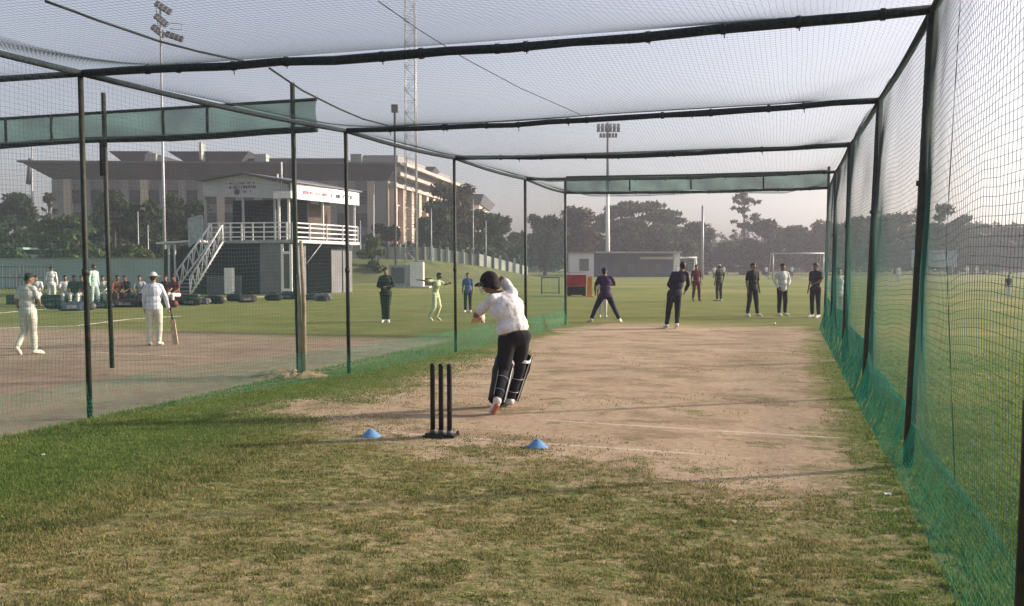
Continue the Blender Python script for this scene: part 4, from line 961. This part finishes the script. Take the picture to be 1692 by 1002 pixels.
# small practice goal and goal frames
def goal(px0, px1, ytop, ybase, r, lab, mt, depth=1.0, nm='goal_frame', net=True):
    a = G(px0, ybase); b_ = G(px1, ybase); h = D(px0, ytop, a.y).z; c = (a+b_)/2; root_ = empty(nm, c, lab, 'goal')
    MB().tube([(a.x, a.y, 0), (a.x, a.y, h)], r, 8).build('post', mt, root_, True); MB().tube([(b_.x, a.y, 0), (b_.x, a.y, h)], r, 8).build('post', mt, root_, True)
    MB().tube([(a.x-r, a.y, h), (b_.x+r, a.y, h)], r, 8).build('crossbar', mt, root_, True)
    m = MB()
    for x in (a.x, b_.x): m.tube([(x, a.y, h), (x, a.y+depth*.4, h), (x, a.y+depth, 0)], r*.6, 6)
    m.tube([(a.x, a.y+depth, .03), (b_.x, a.y+depth, .03)], r*.6, 6); m.build('back_frame', mt, root_, True)
    if net:
        m = MB(); n_ = 12
        for k in range(n_+1):
            x = a.x+(b_.x-a.x)*k/n_; m.tube([(x, a.y+depth*.4, h), (x, a.y+depth, 0)], r*.12, 3)
            z = h*k/n_; m.tube([(a.x, a.y+depth*(1-.6*k/n_), z), (b_.x, a.y+depth*(1-.6*k/n_), z)], r*.12, 3)
        m.build('net', M['net'], root_)
goal(895, 924, 459, 486, .03, 'small dark practice goal just left of the red trolley', M['pole'])
goal(1277, 1360, 419, 462, .09, 'pale far goal frame in front of the trees behind the waiting bowlers', M['steel'], 2)
goal(1122, 1150, 426, 458, .12, 'small white goal frame right of the long dark shed', M['white'], 2)
# score board
YC = 150; sbd = empty('scoreboard', (X(1542, YC), YC, 0), 'pale grey blue scoreboard of two panels behind the right side net', 'scoreboard')
M['sbrd'] = mat('board_bluegrey', (.26, .32, .38), .7, .2, .8)
for (p0, p1) in ((1506, 1528), (1534, 1580)):
    z0, z1 = D(1, 446, YC).z, D(1, 415, YC).z; MB().box((X((p0+p1)/2, YC), YC, (z0+z1)/2+.3), (X(p1, YC)-X(p0, YC), .3, z1-z0-.3)).build('panel', M['sbrd'], sbd)
    for k in (p0+2, p1-2): MB().box((X(k, YC), YC+.3, 1.5), (.15, .15, 3)).build('support', M['steeld'], sbd)
    m = MB()
    for r_ in range(3): m.box((X((p0+p1)/2, YC), YC-.17, z0+.9+r_*.9), ((X(p1, YC)-X(p0, YC))*.8, .04, .22))
    m.build('score_slots', M['steel'], sbd)

# ---------------------------------------------------------------- pavilion
M['pavdark'] = mat('dark_wall', (.025, .03, .04), .8, .25, .8); M['pavgrey'] = mat('grey_panel', (.17, .17, .18), .8, .15, 1); M['pavroof'] = mat('roof_sheet', (.12, .13, .15), .6, .2, 1)
M['pavwhite'] = mat('white_board', (.80, .78, .78), .6, .06, 2); M['pavgable'] = mat('grey_white_board', (.42, .43, .45), .7, .1, 1); M['brown'] = mat('brown_interior', (.10, .075, .06), .9, .3, 1)
M['ink'] = mat('faded_ink', (.10, .09, .11), .8); M['inkr'] = mat('pink_ink', (.50, .20, .25), .8)
C = Vector((-12.9, 48.4)); Rr = Vector((-10.1, 53.6)); Lf = Vector((X(338, 49.3), 49.3)); back = Rr-C; BL = Lf+back; BR = C+back
pav = empty('pavilion', (C.x-2, C.y+2, 0), 'two storey cricket pavilion with white railed balcony and white banner on its sunny side', 'pavilion')
def onF(px):   # point on front face by pixel
    a = (px-CX)/F; d = Lf-C; t = (C.x-a*C.y)/(a*d.y-d.x); return C+d*t
def onR(px):
    a = (px-CX)/F; d = Rr-C; t = (C.x-a*C.y)/(a*d.y-d.x); return C+d*t
DK = 3.12
P_ = [Lf, C, Rr, BL]; inn = back.normalized()
LL = onF(312)
MB().prism([tuple(LL+inn*.3), tuple(C+inn*.3+Vector((-.3, 0))), tuple(Rr+Vector((-.3, 0))), tuple(LL+back)], 0, DK-.15).build('lower_storey', M['pavdark'], pav)
MB().prism([tuple(onF(345)), tuple(C+Vector((.35, -.35))), tuple(Rr+Vector((.35, 0))), tuple(BL)], DK-.13, DK+.06).build('deck', M['steel'], pav)
MB().panel(onF(431), onF(466), 0, DK-.15, -.08).build('grey_wall_panel', M['pavgrey'], pav)
MB().panel(onF(345), onF(400), 0, 1.1, -.25).build('grey_wall_panel', M['pavgrey'], pav)
dr = empty; d0, d1 = onF(467), onF(486-2)
m = MB(); m.panel(d0+Vector((0, -.3)), d0+Vector((.14, -.3)), .2, DK-.2, .1); m.panel(d0+Vector((.5, -.32)), d0+Vector((.64, -.32)), .2, DK-.2, .1); m.panel(d0+Vector((.14, -.3)), d0+Vector((.5, -.3)), .2, .36, .1); m.panel(d0+Vector((.14, -.3)), d0+Vector((.5, -.3)), 2.35, 2.5, .1)
dd = m.build('door', M['white'], pav); MB().panel(d0+Vector((.14, -.24)), d0+Vector((.5, -.24)), .36, 2.35, .04).build('door_leaf', M['steeld'], dd)
for a_, b_, z_ in ((487, 504, .2), (546, 563, .5), (565, 580, .5)): MB().panel(onR(a_), onR(b_), 0, DK-z_, -.1).build('shutter', M['pavgrey'], pav)
MB().panel(onR(506), onR(545), .02, DK-.35, -.12).build('opening_shade_panel', M['openshade'], pav)  # solid black sheet standing in for the shaded interior
MB().tube([Vector((*onR(492), 1.7))+Vector((.5, -.2, 0)), Vector((*onR(520), 3.0))+Vector((.5, -.2, 0))], .03, 5).build('brace', M['steel'], pav, True)
MB().box((onF(388).x, C.y-.35, .8), (.45, .45, 1.5)).build('pillar', M['white'], pav)
# upper level: recessed dark wall, columns, fascia, roof
fr_off = inn*1.6
MB().panel(onF(352)+fr_off, C+fr_off, DK+.06, 5.6, .1).build('upper_wall', M['pavdark'], pav)
MB().panel(C+back*.45+Vector((-1.5, 0)), Rr+Vector((-1.5, 0)), DK+.06, 5.5, .1).build('upper_wall', M['brown'], pav)
for p in [onF(341), onF(403), onF(455), onF(462), C, onR(534), Rr]:
    MB().box((p.x, p.y+.05, (DK+5.55)/2), (.12, .12, 5.5-DK)).build('column', M['white'] if p.x > -13.6 else M['steel'], pav)
def rail(a, b_, n_, mt):
    d = (b_-a).normalized(); a = a+Vector((d.y, -d.x))*.28; b_ = b_+Vector((d.y, -d.x))*.28
    m = MB()
    for z in (DK+.22, DK+.50, DK+.78, DK+1.03): m.panel(a, b_, z-.035, z+.035, .05)
    for k in range(n_+1):
        p = a.lerp(b_, k/n_); m.box((p.x, p.y, DK+.53), (.07, .07, 1.06))
    m.build('railing', mt, pav)
rail(onF(350), C, 7, M['white']); rail(C, Rr, 4, M['white'])
m = MB(); FA = 5.5; L0 = onF(338); ap = onF(404)
pg = [(L0, 5.75), (C, 5.55), (C, 6.35), (ap, 7.0), (L0, 6.62)]
V = [(p.x, p.y, z) for p, z in pg]+[(p.x, p.y+.12, z) for p, z in pg]
m.add(V, [(0, 1, 2, 3, 4), (9, 8, 7, 6, 5)]+[(i, i+5, (i+1) % 5+5, (i+1) % 5) for i in range(5)]); gb = m.build('gable_board', M['pavgable'], pav)
def scribble(a, b_, z, h, n_, mt, par, off, seed):
    rr = random.Random(seed); m = MB(); d = (b_-a)
    for k in range(n_):
        if rr.random() < .15: continue
        p = a+d*((k+.1)/n_); q_ = a+d*((k+.75)/n_); zz = z+rr.uniform(-.03, .03)*h
        kind_ = rr.random()
        m.panel(p+off, p+off+(q_-p)*.3, zz, zz+h*rr.uniform(.7, 1), .02)
        if kind_ < .7: m.panel(p+off+(q_-p)*.3, q_+off, zz+h*.7*rr.choice((0, .5, 1)), zz+h*.7*rr.choice((0, .5, 1))*0+h*rr.uniform(.75, .95), .015)
    m.build('lettering', mt, par)
off = Vector((0, -.03))
scribble(onF(375), onF(424), 6.40, .13, 15, M['ink'], gb, off, 3); scribble(onF(381), onF(428), 6.17, .17, 12, M['ink'], gb, off, 4); scribble(onF(402), onF(418), 5.92, .13, 5, M['ink'], gb, off, 5)
p = onF(394); MB().tube([(p.x, p.y-.04, 5.97), (p.x, p.y-.01, 5.97)], .17, 14).build('emblem', M['ink'], gb)
C2 = C+Vector((.3, -.35)); R2 = Rr+Vector((.35, -.1))
bn = MB().panel(C2, R2, 5.52, 6.42, .1, 5.52, 6.30).build('banner', M['pavwhite'], pav)
offr = Vector((.035, -.02))
scribble(C2.lerp(R2, .15), C2.lerp(R2, .50), 5.86, .2, 14, M['inkr'], bn, offr, 6); scribble(C2.lerp(R2, .55), C2.lerp(R2, .92), 5.84, .24, 10, M['ink'], bn, offr, 7)
MB().panel(onF(455), C2, 5.55, 5.95, -.1).build('banner_return', M['pavwhite'], pav)
# roof planes
Z = lambda p, z: (p.x, p.y, z)
e1 = L0+Vector((-.3, -.4)); e2 = ap+Vector((0, -.4)); e3 = C+Vector((.5, -.5)); k1 = BL+Vector((-.3, 0)); k2 = ap+back; k3 = Rr+Vector((.5, .2))
m = MB(); m.add([Z(e1, 6.66), Z(e2, 7.08), Z(k2, 7.08), Z(k1, 6.66), Z(e1, 6.58), Z(e2, 7.0), Z(k2, 7.0), Z(k1, 6.58)], [(0, 1, 2, 3), (7, 6, 5, 4), (0, 4, 5, 1), (1, 5, 6, 2), (2, 6, 7, 3), (3, 7, 4, 0)])
m.add([Z(e2, 7.08), Z(e3, 6.50), Z(k3, 6.45), Z(k2, 7.08), Z(e2, 7.0), Z(e3, 6.42), Z(k3, 6.37), Z(k2, 7.0)], [(0, 1, 2, 3), (7, 6, 5, 4), (0, 4, 5, 1), (1, 5, 6, 2), (2, 6, 7, 3), (3, 7, 4, 0)])
m.build('roof', M['pavroof'], pav)
for px in (445, 452):
    p = onF(px); MB().tube([(p.x, p.y+2, 6.6), (p.x, p.y+2, 7.9 if px > 446 else 7.2)], .05, 6).build('vent_pipe', M['white'], pav, True)
# light panel at stair head and stairs
MB().panel(onF(322)+Vector((0, -.9)), onF(345)+Vector((0, -.9)), DK-.4, DK+1.3, .05, DK+.2, DK+1.5).build('stair_guard', mat('translucent_sheet', (.30, .36, .36), .6), pav)
st_ = empty('staircase', G(300, 492), 'steep white lattice sided metal staircase climbing to the pavilion balcony', 'staircase')
def truss(top, bot, hh):
    m = MB(); d = bot-top; up = Vector((0, 0, hh))
    m.tube([top, bot], .055, 5); m.tube([top+up, bot+up], .055, 5); n_ = 12
    for k in range(n_): m.tube([top+d*(k/n_)+(up if k % 2 else Vector()), top+d*((k+1)/n_)+(Vector() if k % 2 else up)], .028, 4)
    for k in range(0, n_+1, 3): m.tube([top+d*(k/n_), top+d*(k/n_)+up], .035, 4)
    m.build('side_rail', M['white'], st_, True)
T1, B1 = D(350, 397, 48.6), D(287, 484, 47.9); T2, B2 = D(368, 400, 47.2), D(314, 488, 46.8)
truss(T1, B1, .95); truss(T2, B2, .95)
for k in range(14):
    t = (k+.5)/14; a = T1.lerp(B1, t); b_ = T2.lerp(B2, t); m = MB(); dd_ = Vector((b_.x-a.x, b_.y-a.y)).normalized(); nn_ = Vector((-dd_.y, dd_.x))*.24
    m.prism([tuple(a.xy), tuple(b_.xy), tuple(b_.xy+nn_), tuple(a.xy+nn_)], a.z-.02, a.z+.02); m.build('tread', M['steel'], st_)
# lean-to on the left
lt = empty('lean_to', (X(292, 51.5), 51.5, 0), 'lean-to with a thin white roof edge on the left flank of the pavilion', 'lean-to')
x0, x1 = X(268, 51.5), X(322, 51.5); MB().box(((x0+x1)/2, 53, 1.35), (x1-x0, 2.4, 2.7)).build('wall', M['pavdark'], lt)
MB().panel(Vector((x0-.3, 51.4)), Vector((x1+.2, 51.4)), 3.0, 3.12, 3.2, 3.15, 3.27).build('roof', M['white'], lt)
for px in (280, 290): MB().box((X(px, 51.6), 51.6, 1.5), (.1, .1, 3.0)).build('post', M['white'], lt)

# ---------------------------------------------------------------- boundary walls
M['wallg'] = mat('pale_green_wall', (.30, .38, .35), .9, .15, .4); M['wallw'] = mat('pale_wall', (.24, .26, .23), .9, .3, .5)
bw = empty('boundary_wall', (X(120, 64), 64, 0), 'long pale green boundary wall at the left behind the seated players', 'wall')
m = MB(); m.panel((X(-120, 66), 66), (X(285, 60), 60), 0, 2.15, .2); m.build('wall_face', M['wallg'], bw)
m = MB(); m.panel((X(-120, 66), 65.97), (X(285, 60), 59.97), 2.15, 2.25, .26); m.build('coping', M['wallw'], bw)
fn_ = empty('railing_fence', (X(20, 55), 55, 0), 'dark iron railing in front of the green wall at the left edge', 'fence')
m = MB()
for k in range(26): x = X(-60, 55)+k*.22*1.05; m.box((x, 55, .85), (.04, .04, 1.7))
for z in (.2, .9, 1.6): m.box((X(-60, 55)+2.9, 55, z), (6, .05, .05))
m.build('bars', M['steeld'], fn_)
w2 = empty('boundary_wall', (X(700, 90), 90, 0), 'pale panelled wall on top of the grass bank behind the lattice mast', 'wall')
pts = [(X(560, 90), 90, 2.3), (X(700, 92), 92, 2.2), (X(790, 96), 96, 1.5), (X(872, 104), 104, .5)]
for i in range(3):
    a, b_ = pts[i], pts[i+1]; MB().panel(a, b_, a[2]-.6, a[2]+1.6, .2, b_[2]-.6, b_[2]+(1.5 if i < 2 else 1.1)).build('wall_panel', M['wallw'], w2)
    for k in range(7): t = k/7; x = a[0]+(b_[0]-a[0])*t; y = a[1]+(b_[1]-a[1])*t; z = a[2]+(b_[2]-a[2])*t; MB().box((x, y-.1, z+.7), (.3, .25, 2.3)).build('pier', M['wallg'] if k % 2 else M['steeld'], w2)
q = Vector((X(20, 85), 85, 0)); gs = empty('green_roofed_shed', q, 'low shed with pale green roof among the trees at the far left', 'shed')
MB().box((q.x, q.y, 1.4), (8, 4, 2.8)).build('wall', M['wallg'], gs); MB().panel((q.x-4.5, q.y-2.4), (q.x+2.6, q.y-2.4), 3.3, 3.5, 5).build('roof', mat('green_roof', (.28, .42, .38), .6), gs)

# ---------------------------------------------------------------- hotel-like building
M['bgrey'] = mat('stone_shade_tone', (.23, .22, .22), .9, .12, .15); M['bbei'] = mat('stone_sunlit_tone', (.46, .38, .31), .9, .2, .2); M['bcor'] = mat('cornice_slate', (.10, .10, .115), .8, .15, .3); M['bwin'] = mat('window_glass', (.035, .035, .04), .25, .3, 1)  # grey stone carries the front's shade, warm stone the flank's sunlight
M['beave'] = mat('pale_eave', (.40, .35, .31), .8, .1, .4)
c0 = Vector((X(92, 108), 108)); c1 = Vector((X(640, 110), 110)); dr_ = Vector((-9.5+15.6, 30)).normalized(); c2 = Vector((X(742, 141), 141)); c3 = c0+(c2-c1)
hb = empty('hotel_building', ((c0.x+c1.x)/2, 112, 0), 'large grey stone building with heavy flared cornices far behind the pavilion', 'building')
z_of = lambda py, Y: D(0, py, Y).z
zc = z_of(298, 109); zt = z_of(274, 109)
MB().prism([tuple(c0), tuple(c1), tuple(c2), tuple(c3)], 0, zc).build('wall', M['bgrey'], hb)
def flare(pts, z0, z1, e, mt, e0=.0):
    cen = sum((Vector(p) for p in pts), Vector((0, 0)))/len(pts)
    def grow(k): 
        out = []; n_ = len(pts)
        for i in range(n_):
            p = Vector(pts[i]); a = (p-Vector(pts[i-1])).normalized(); b_ = (Vector(pts[(i+1) % n_])-p).normalized()
            na = Vector((a.y, -a.x)); nb = Vector((b_.y, -b_.x)); d = (na+nb); d /= max(d.dot(na), .3); out.append(tuple(p+d*k))
        return out
    return MB().prism(grow(e0), z0, z1, grow(e)).build('cornice', mt, hb)
flare([c0, c1, c2, c3], zc, zt, 2.2, M['bcor']); flare([c0, c1, c2, c3], zt+.01, zt+.25, 2.5, M['bcor'], 2.5)
# right, sunlit flank: stone face set proud, piers, windows
fd = (c2-c1).normalized(); fnm = Vector((fd.y, -fd.x)); FL = (c2-c1).length
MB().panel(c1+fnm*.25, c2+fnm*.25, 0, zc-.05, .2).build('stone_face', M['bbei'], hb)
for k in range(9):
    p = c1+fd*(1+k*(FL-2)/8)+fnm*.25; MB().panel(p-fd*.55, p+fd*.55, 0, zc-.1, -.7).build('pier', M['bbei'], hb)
for k in range(8):
    for r_ in range(4):
        p = c1+fd*(1+(k+.5)*(FL-2)/8)+fnm*.3; z0 = 1.2+r_*2.9; f_ = MB().panel(p-fd*.75, p+fd*.75, z0, z0+2.1, -.08).build('window', M['bwin'], hb)
        if r_ > 1: MB().panel(p-fd*.9, p+fd*.9, z0-.16, z0-.02, -.25).build('sill', M['bbei'], f_)
for zz, e in ((zt-2.6, 1.2), (zt-1.2, 1.9), (zt+.0, 2.8)):
    MB().panel(c1+fnm*(e), c2+fnm*(e), zz, zz+.45, .8).build('eave_band', M['beave'], hb)
MB().prism([tuple(c1+Vector((-4, 4))), tuple(c1+fnm*.2+fd*4), tuple(c2+fnm*.2), tuple(c2+Vector((-8, 0)))], zt+.3, zt+2.0).build('penthouse', M['bgrey'], hb)
for (a, b_, ty, by, Y, e) in ((197, 245, 252, 274, 116, 2.2), (300, 405, 253, 268, 116, 3.0), (415, 570, 263, 274, 118, 1.5), (672, 715, 277, 290, 128, 1.8)):
    z0, z1 = z_of(by, Y)-.6, z_of(ty, Y); x0, x1 = X(a+8, Y), X(b_-4, Y)
    q4 = [(x0, Y), (x1, Y), (x1, Y+9), (x0, Y+9)]; MB().prism(q4, z0-2.5, z1-1.2).build('penthouse', M['bgrey'], hb); flare(q4, z1-1.2, z1, e*.55, M['bcor'])
for (px, py) in ((252, 262), (433, 262), (334, 244), (590, 262)):
    p = D(px, py, 114); MB().box((p.x, 114, p.z-.6), (1.5 if px != 334 else .3, 1.5, 2.2 if px != 334 else 2.4)).build('roof_box', M['wallw'], hb)
# front windows and piers
for k in range(17):
    x = c0.x+2+(c1.x-c0.x-4)*k/16
    MB().box((x, 107.9+2*k/17, zc*.5), (.9, .9, zc-.1)).build('pier', M['bgrey'] if k % 4 else M['bbei'], hb)
    if k < 16:
        xm = c0.x+2+(c1.x-c0.x-4)*(k+.5)/16
        for r_ in range(4):
            w_ = MB().box((xm, 107.97+2*k/17, 1.9+r_*2.9), (1.5, .12, 1.7)).build('window', M['bwin'], hb)
MB().box((c0.x+.8, 107.9, zc*.5), (1.5, .8, zc-.1)).build('corner_pier', M['wallw'], hb)
# further wing
q5 = [(X(752, 158), 158), (X(792, 160), 160), (X(806, 178), 178), (X(760, 178), 178)]
fw_ = empty('far_building', (X(775, 165), 165, 0), 'distant building wing with a thin projecting eave right of the grey building', 'building')
zz = z_of(338, 160); MB().prism(q5, 0, zz).build('wall', M['bbei'], fw_)
cen = Vector((X(778, 168), 168)); MB().prism([tuple(cen+(Vector(p)-cen)*1.15) for p in q5], zz, zz+1.6, [tuple(cen+(Vector(p)-cen)*1.5) for p in q5]).build('eave', M['bcor'], fw_)
MB().prism([tuple(cen+(Vector(p)-cen)*1.3) for p in q5], zz-1.6, zz-1.2).build('eave', M['beave'], fw_)

# ---------------------------------------------------------------- trees
def folmat(name, lo, hi): return mat(name, lo, .9, .35, .25, c2=hi, island=True, trans=.25)
M['leafd'] = folmat('leaf_dark', (.016, .034, .015), (.052, .085, .030)); M['leafb'] = folmat('leaf_brown', (.035, .038, .024), (.09, .085, .048)); M['leafg'] = folmat('leaf_green', (.04, .07, .02), (.12, .16, .045))
def leafcloud(cl, n, size, flat=.5):
    """cl: list of (centre, radii); returns quads"""
    cl = list(cl); w_ = np.array([r[0]*r[1]*r[2] for c, r in cl])**.75; w_ /= w_.sum()
    idx = rng.choice(len(cl), n, p=w_); c = np.array([list(q[0]) for q in cl])[idx]; r = np.array([q[1] for q in cl])[idx]
    d = rng.normal(size=(n, 3)); d /= np.linalg.norm(d, axis=1, keepdims=True); rad = rng.random((n, 1))**.45
    P = c+d*r*rad*(.92+.25*rng.random((n, 1)))
    a = rng.normal(size=(n, 3)); a /= np.linalg.norm(a, axis=1, keepdims=True); b = np.cross(a, rng.normal(size=(n, 3))); b /= np.linalg.norm(b, axis=1, keepdims=True)
    b[:, 2] *= flat; s = size*(.5+rng.random((n, 1)))
    V = np.stack([P-a*s, P-b*s*.55, P+a*s, P+b*s*.55], 1).reshape(-1, 3); return V, np.arange(4*n).reshape(-1, 4)
def tree_mesh(kind, h, wd, n, size, mt, seed):
    """returns (trunk MB, crown V,F) about the origin"""
    rr = random.Random(seed); t = MB(); cl = []
    if kind == 'round':
        t.tube([(0, 0, -.2), (.1, 0, h*.2), (0, .1, h*.45), (.1, 0, h*.7)], [h*.03, h*.024, h*.018, h*.006], 8)
        for k in range(26):
            a = rr.uniform(0, 6.28); z = rr.uniform(.18, .95); w_ = wd*.5*math.sqrt(max(0, 1-((z-.45)/.56)**2)); q = rr.uniform(.3, .95)*w_
            c = (math.cos(a)*q, math.sin(a)*q, z*h); r_ = wd*rr.uniform(.10, .19); cl.append((c, (r_, r_, r_*.75)))
            if k % 3 == 0: t.tube([(0, 0, h*.25), (c[0]*.5, c[1]*.5, h*.25+(c[2]-h*.25)*.6), c], [h*.012, h*.008, h*.003], 5)
    elif kind == 'umbrella':
        t.tube([(0, 0, -.2), (.1, 0, h*.3), (.2, 0, h*.5)], [h*.035, h*.028, h*.02], 8)
        for k in range(24):
            a = rr.uniform(0, 6.28); q = wd*.5*math.sqrt(rr.random()); z = h*(.93-.32*(q/(wd*.5))**2)-rr.choice((0, 0, .14, .3))*h*.6
            c = (math.cos(a)*q, math.sin(a)*q, z); r_ = wd*rr.uniform(.09, .15); cl.append((c, (r_*1.25, r_*1.25, r_*.28)))
            t.tube([(.2, 0, h*.48), (c[0]*.55, c[1]*.55, h*.48+(z-h*.48)*.65), c], [h*.012, h*.008, h*.003], 5)
    elif kind == 'sparse':
        t.tube([(0, 0, -.2), (.1, 0, h*.5), (-.1, 0, h*.95)], [h*.02, h*.014, h*.004], 7)
        for k in range(46):
            a = rr.uniform(0, 6.28); z = rr.uniform(.30, .98); w_ = wd*.5*(1.15-.75*z)*1.25; q = rr.uniform(.15, 1)*w_; c = (math.cos(a)*q, math.sin(a)*q, z*h)
            r_ = wd*rr.uniform(.045, .09); cl.append((c, (r_*1.3, r_*1.3, r_*.45))); t.tube([(0, 0, (z-.08)*h), c], [h*.006, h*.0025], 4)
    elif kind == 'bush':
        t.tube([(0, 0, -.2), (0, 0, h*.5)], [h*.04, h*.02], 6)
        for k in range(18):
            a = rr.uniform(0, 6.28); z = rr.uniform(.08, .85); w_ = wd*.5*math.sqrt(max(.1, 1-z*z)); q = rr.random()*w_
            r_ = wd*rr.uniform(.12, .2); cl.append(((math.cos(a)*q, math.sin(a)*q, z*h), (r_, r_, r_*.7)))
    V, Fq = leafcloud(cl, n, size); return t, V, Fq
PROT = {}
def tree(px, Y, top_px, w_px, kind, mt, lab, n=4500, size=.32, grp='trees around the cricket ground', base_px=None, seed=None, nm='tree'):
    x = X(px, Y); h = D(px, top_px, Y).z; wd = w_px/F*Y; loc = Vector((x, Y, 0)); root_ = empty(nm, loc, lab, 'tree', grp)
    t, V, Fq = tree_mesh(kind, h, wd, n, size, mt, seed or int(px))
    o = t.build('trunk', M['bark'], None, True); o.parent = root_; o = npmesh('crown', V, Fq, M[mt], None); o.parent = root_
    return root_
# left
tree(28, 95, 322, 100, 'round', 'leafd', 'dark round tree at the far left edge behind the green wall', 5000)
tree(-20, 90, 335, 90, 'round', 'leafd', 'dark tree cut off by the left picture edge', 3500)
tree(84, 98, 318, 34, 'sparse', 'leafb', 'thin reddish brown tree against the left corner of the grey building', 1100, .25)
tree(70, 88, 362, 90, 'round', 'leafg', 'green bushy tree left of the first cage post', 4500); tree(120, 80, 358, 90, 'round', 'leafg', 'yellow green bushy tree behind the first cage post', 4500)
tree(190, 90, 318, 90, 'round', 'leafd', 'dark green tree before the grey building behind the second cage post', 5000); tree(240, 84, 330, 80, 'round', 'leafd', 'dark tree just left of the slender flood mast', 4500)
tree(300, 88, 318, 90, 'round', 'leafd', 'dark tree between flood mast and pavilion gable', 4500); tree(160, 76, 390, 80, 'bush', 'leafg', 'low green shrub behind the pale green player', 3000, .25); tree(215, 74, 395, 70, 'bush', 'leafg', 'low shrub below the thin boundary poles', 3000, .25)
tree(20, 72, 400, 80, 'bush', 'leafd', 'low dark hedge shrub at the far left wall', 3000, .25)
tree(320, 66, 370, 60, 'bush', 'leafd', 'dark shrub behind the stair head', 2500, .25)
# centre
tree(615, 84, 385, 50, 'bush', 'leafg', 'green shrub right beside the pavilion', 3000, .25); tree(628, 100, 372, 70, 'round', 'leafd', 'dark tree right of the pavilion under the sunny stone wing', 4500)
tree(650, 104, 398, 60, 'bush', 'leafd', 'low dark shrub behind the lattice mast', 3000); tree(713, 100, 335, 90, 'round', 'leafd', 'dark tree right of the lattice mast covering the stone wing', 5000)
tree(752, 106, 298, 100, 'round', 'leafb', 'tall brownish tree behind the third left cage post', 6000); tree(788, 108, 350, 90, 'round', 'leafd', 'dark tree just right of the tall brownish one', 5000)
tree(828, 125, 348, 62, 'round', 'leafb', 'small pointed tree right of the far building wing', 4500, .36); tree(812, 112, 378, 60, 'round', 'leafd', 'dark low tree above the batsman', 4000); tree(850, 118, 384, 70, 'bush', 'leafd', 'dark low shrub between batsman and fourth post', 4000)
tree(900, 140, 352, 90, 'round', 'leafd', 'dark tree behind the fourth left post', 5000, .4); tree(945, 140, 345, 105, 'round', 'leafb', 'large round brownish tree behind the end frame left post', 8000, .4)
tree(1055, 165, 326, 150, 'umbrella', 'leafd', 'wide flat topped tree under the far cage valance', 6500, .5); tree(1045, 150, 368, 110, 'round', 'leafd', 'dense dark tree below the flat topped one', 7000, .45)
tree(1118, 160, 345, 110, 'umbrella', 'leafb', 'flat crowned brownish tree right of the wide flat topped tree', 4500, .45); tree(1105, 150, 374, 100, 'round', 'leafd', 'dense dark tree behind the leaning bowler', 6500, .45)
tree(1150, 160, 392, 70, 'bush', 'leafd', 'low dark tree behind the thin flag pole', 3000, .45); tree(1228, 165, 318, 68, 'sparse', 'leafb', 'thin lacy tree standing alone against the pale sky', 1500, .42)
tree(1000, 155, 392, 90, 'bush', 'leafd', 'low dark tree behind the white lower pole', 4000, .45); tree(1190, 165, 398, 80, 'bush', 'leafd', 'low dark tree left of the lacy tree', 3500, .45)
tree(1262, 158, 362, 66, 'round', 'leafd', 'dark rounded tree right of the lacy tree', 5500, .42); tree(1305, 160, 378, 90, 'round', 'leafd', 'dark tree behind the white shirted bowler', 5500, .42); tree(1345, 160, 368, 90, 'round', 'leafb', 'brownish tree at the far right cage corner', 5500, .42)
tree(1232, 162, 402, 80, 'bush', 'leafd', 'low dark tree below the lacy tree', 3500, .42)
rights = [(1395, 362, 'dark tree between the last two right cage posts'), (1440, 364, 'dark tree right of the second right post'), (1478, 358, 'dark tree left of the thick near post'), (1530, 372, 'tree behind the scoreboard left half'),
          (1580, 376, 'tree behind the scoreboard right end'), (1625, 372, 'tree behind the close pair of fielders'), (1668, 378, 'tree next to the right edge post'), (1715, 374, 'tree past the right edge post')]
for k, (px, ty, lb) in enumerate(rights): tree(px, 165+(k % 3)*6, ty, 96, 'round', ('leafd', 'leafd', 'leafb')[k % 3], lb, 4500, .48)
tree(1512, 175, 345, 40, 'sparse', 'leafb', 'taller thin tree poking above the line just right of the thick near post', 1200, .42); tree(1568, 160, 332, 66, 'round', 'leafb', 'taller loose tree above the scoreboard', 3000, .45)
# far-off wood closing the horizon
cl = []
for k in range(150):
    px = -500+k*18; Y = 230+random.uniform(-15, 25); cl.append(((X(px, Y), Y, random.uniform(2, 6.5)), (8, 6, random.uniform(3.5, 5.5))))
V, Fq = leafcloud(cl, 45000, .9); o = npmesh('far_wood', V, Fq, M['leafd']); tag(o, 'hazy far-off belt of trees along the whole horizon', 'wood', kind='stuff')

# white litter specks on the turf
M['litter'] = mat('paper_scrap', (.6, .6, .58), .8)
for (px, py, lb) in ((1466, 818, 'crumpled white scrap on the grass near the thick right post'), (1553, 588, 'white scrap on the turf outside the right net'), (70, 753, 'white scrap on the lush grass at the left'), (1362, 574, 'white scrap at the foot of the far right net'), (290, 569, 'white scrap on the left lane soil beside the bat')):
    q = G(px, py); m = MB(); 
    for k in range(3): m.box((q.x+random.uniform(-.015, .015), q.y+random.uniform(-.01, .01), .010), (.026, .02, .006), random.uniform(0, 3), random.uniform(-.4, .4), random.uniform(-.4, .4))
    o = m.build('paper_scrap', M['litter']); tag(o, lb, 'litter')

# ---------------------------------------------------------------- haze
hz = MB(); hz.box((0, 190, 16.5), (900, 470, 35.0)); o = hz.build('haze', None); o['kind'] = 'stuff'; o.data.materials.clear()
m = bpy.data.materials.new('haze'); m.use_nodes = True; t = m.node_tree; t.nodes.clear(); ou = t.nodes.new('ShaderNodeOutputMaterial'); pv = t.nodes.new('ShaderNodeVolumePrincipled')
pv.inputs['Color'].default_value = (.82, .84, .95, 1); pv.inputs['Density'].default_value = .0010; pv.inputs['Anisotropy'].default_value = .3
t.links.new(pv.outputs[0], ou.inputs['Volume']); o.data.materials.append(m)
tag(o, 'thin greyish morning haze over the whole ground', 'haze')
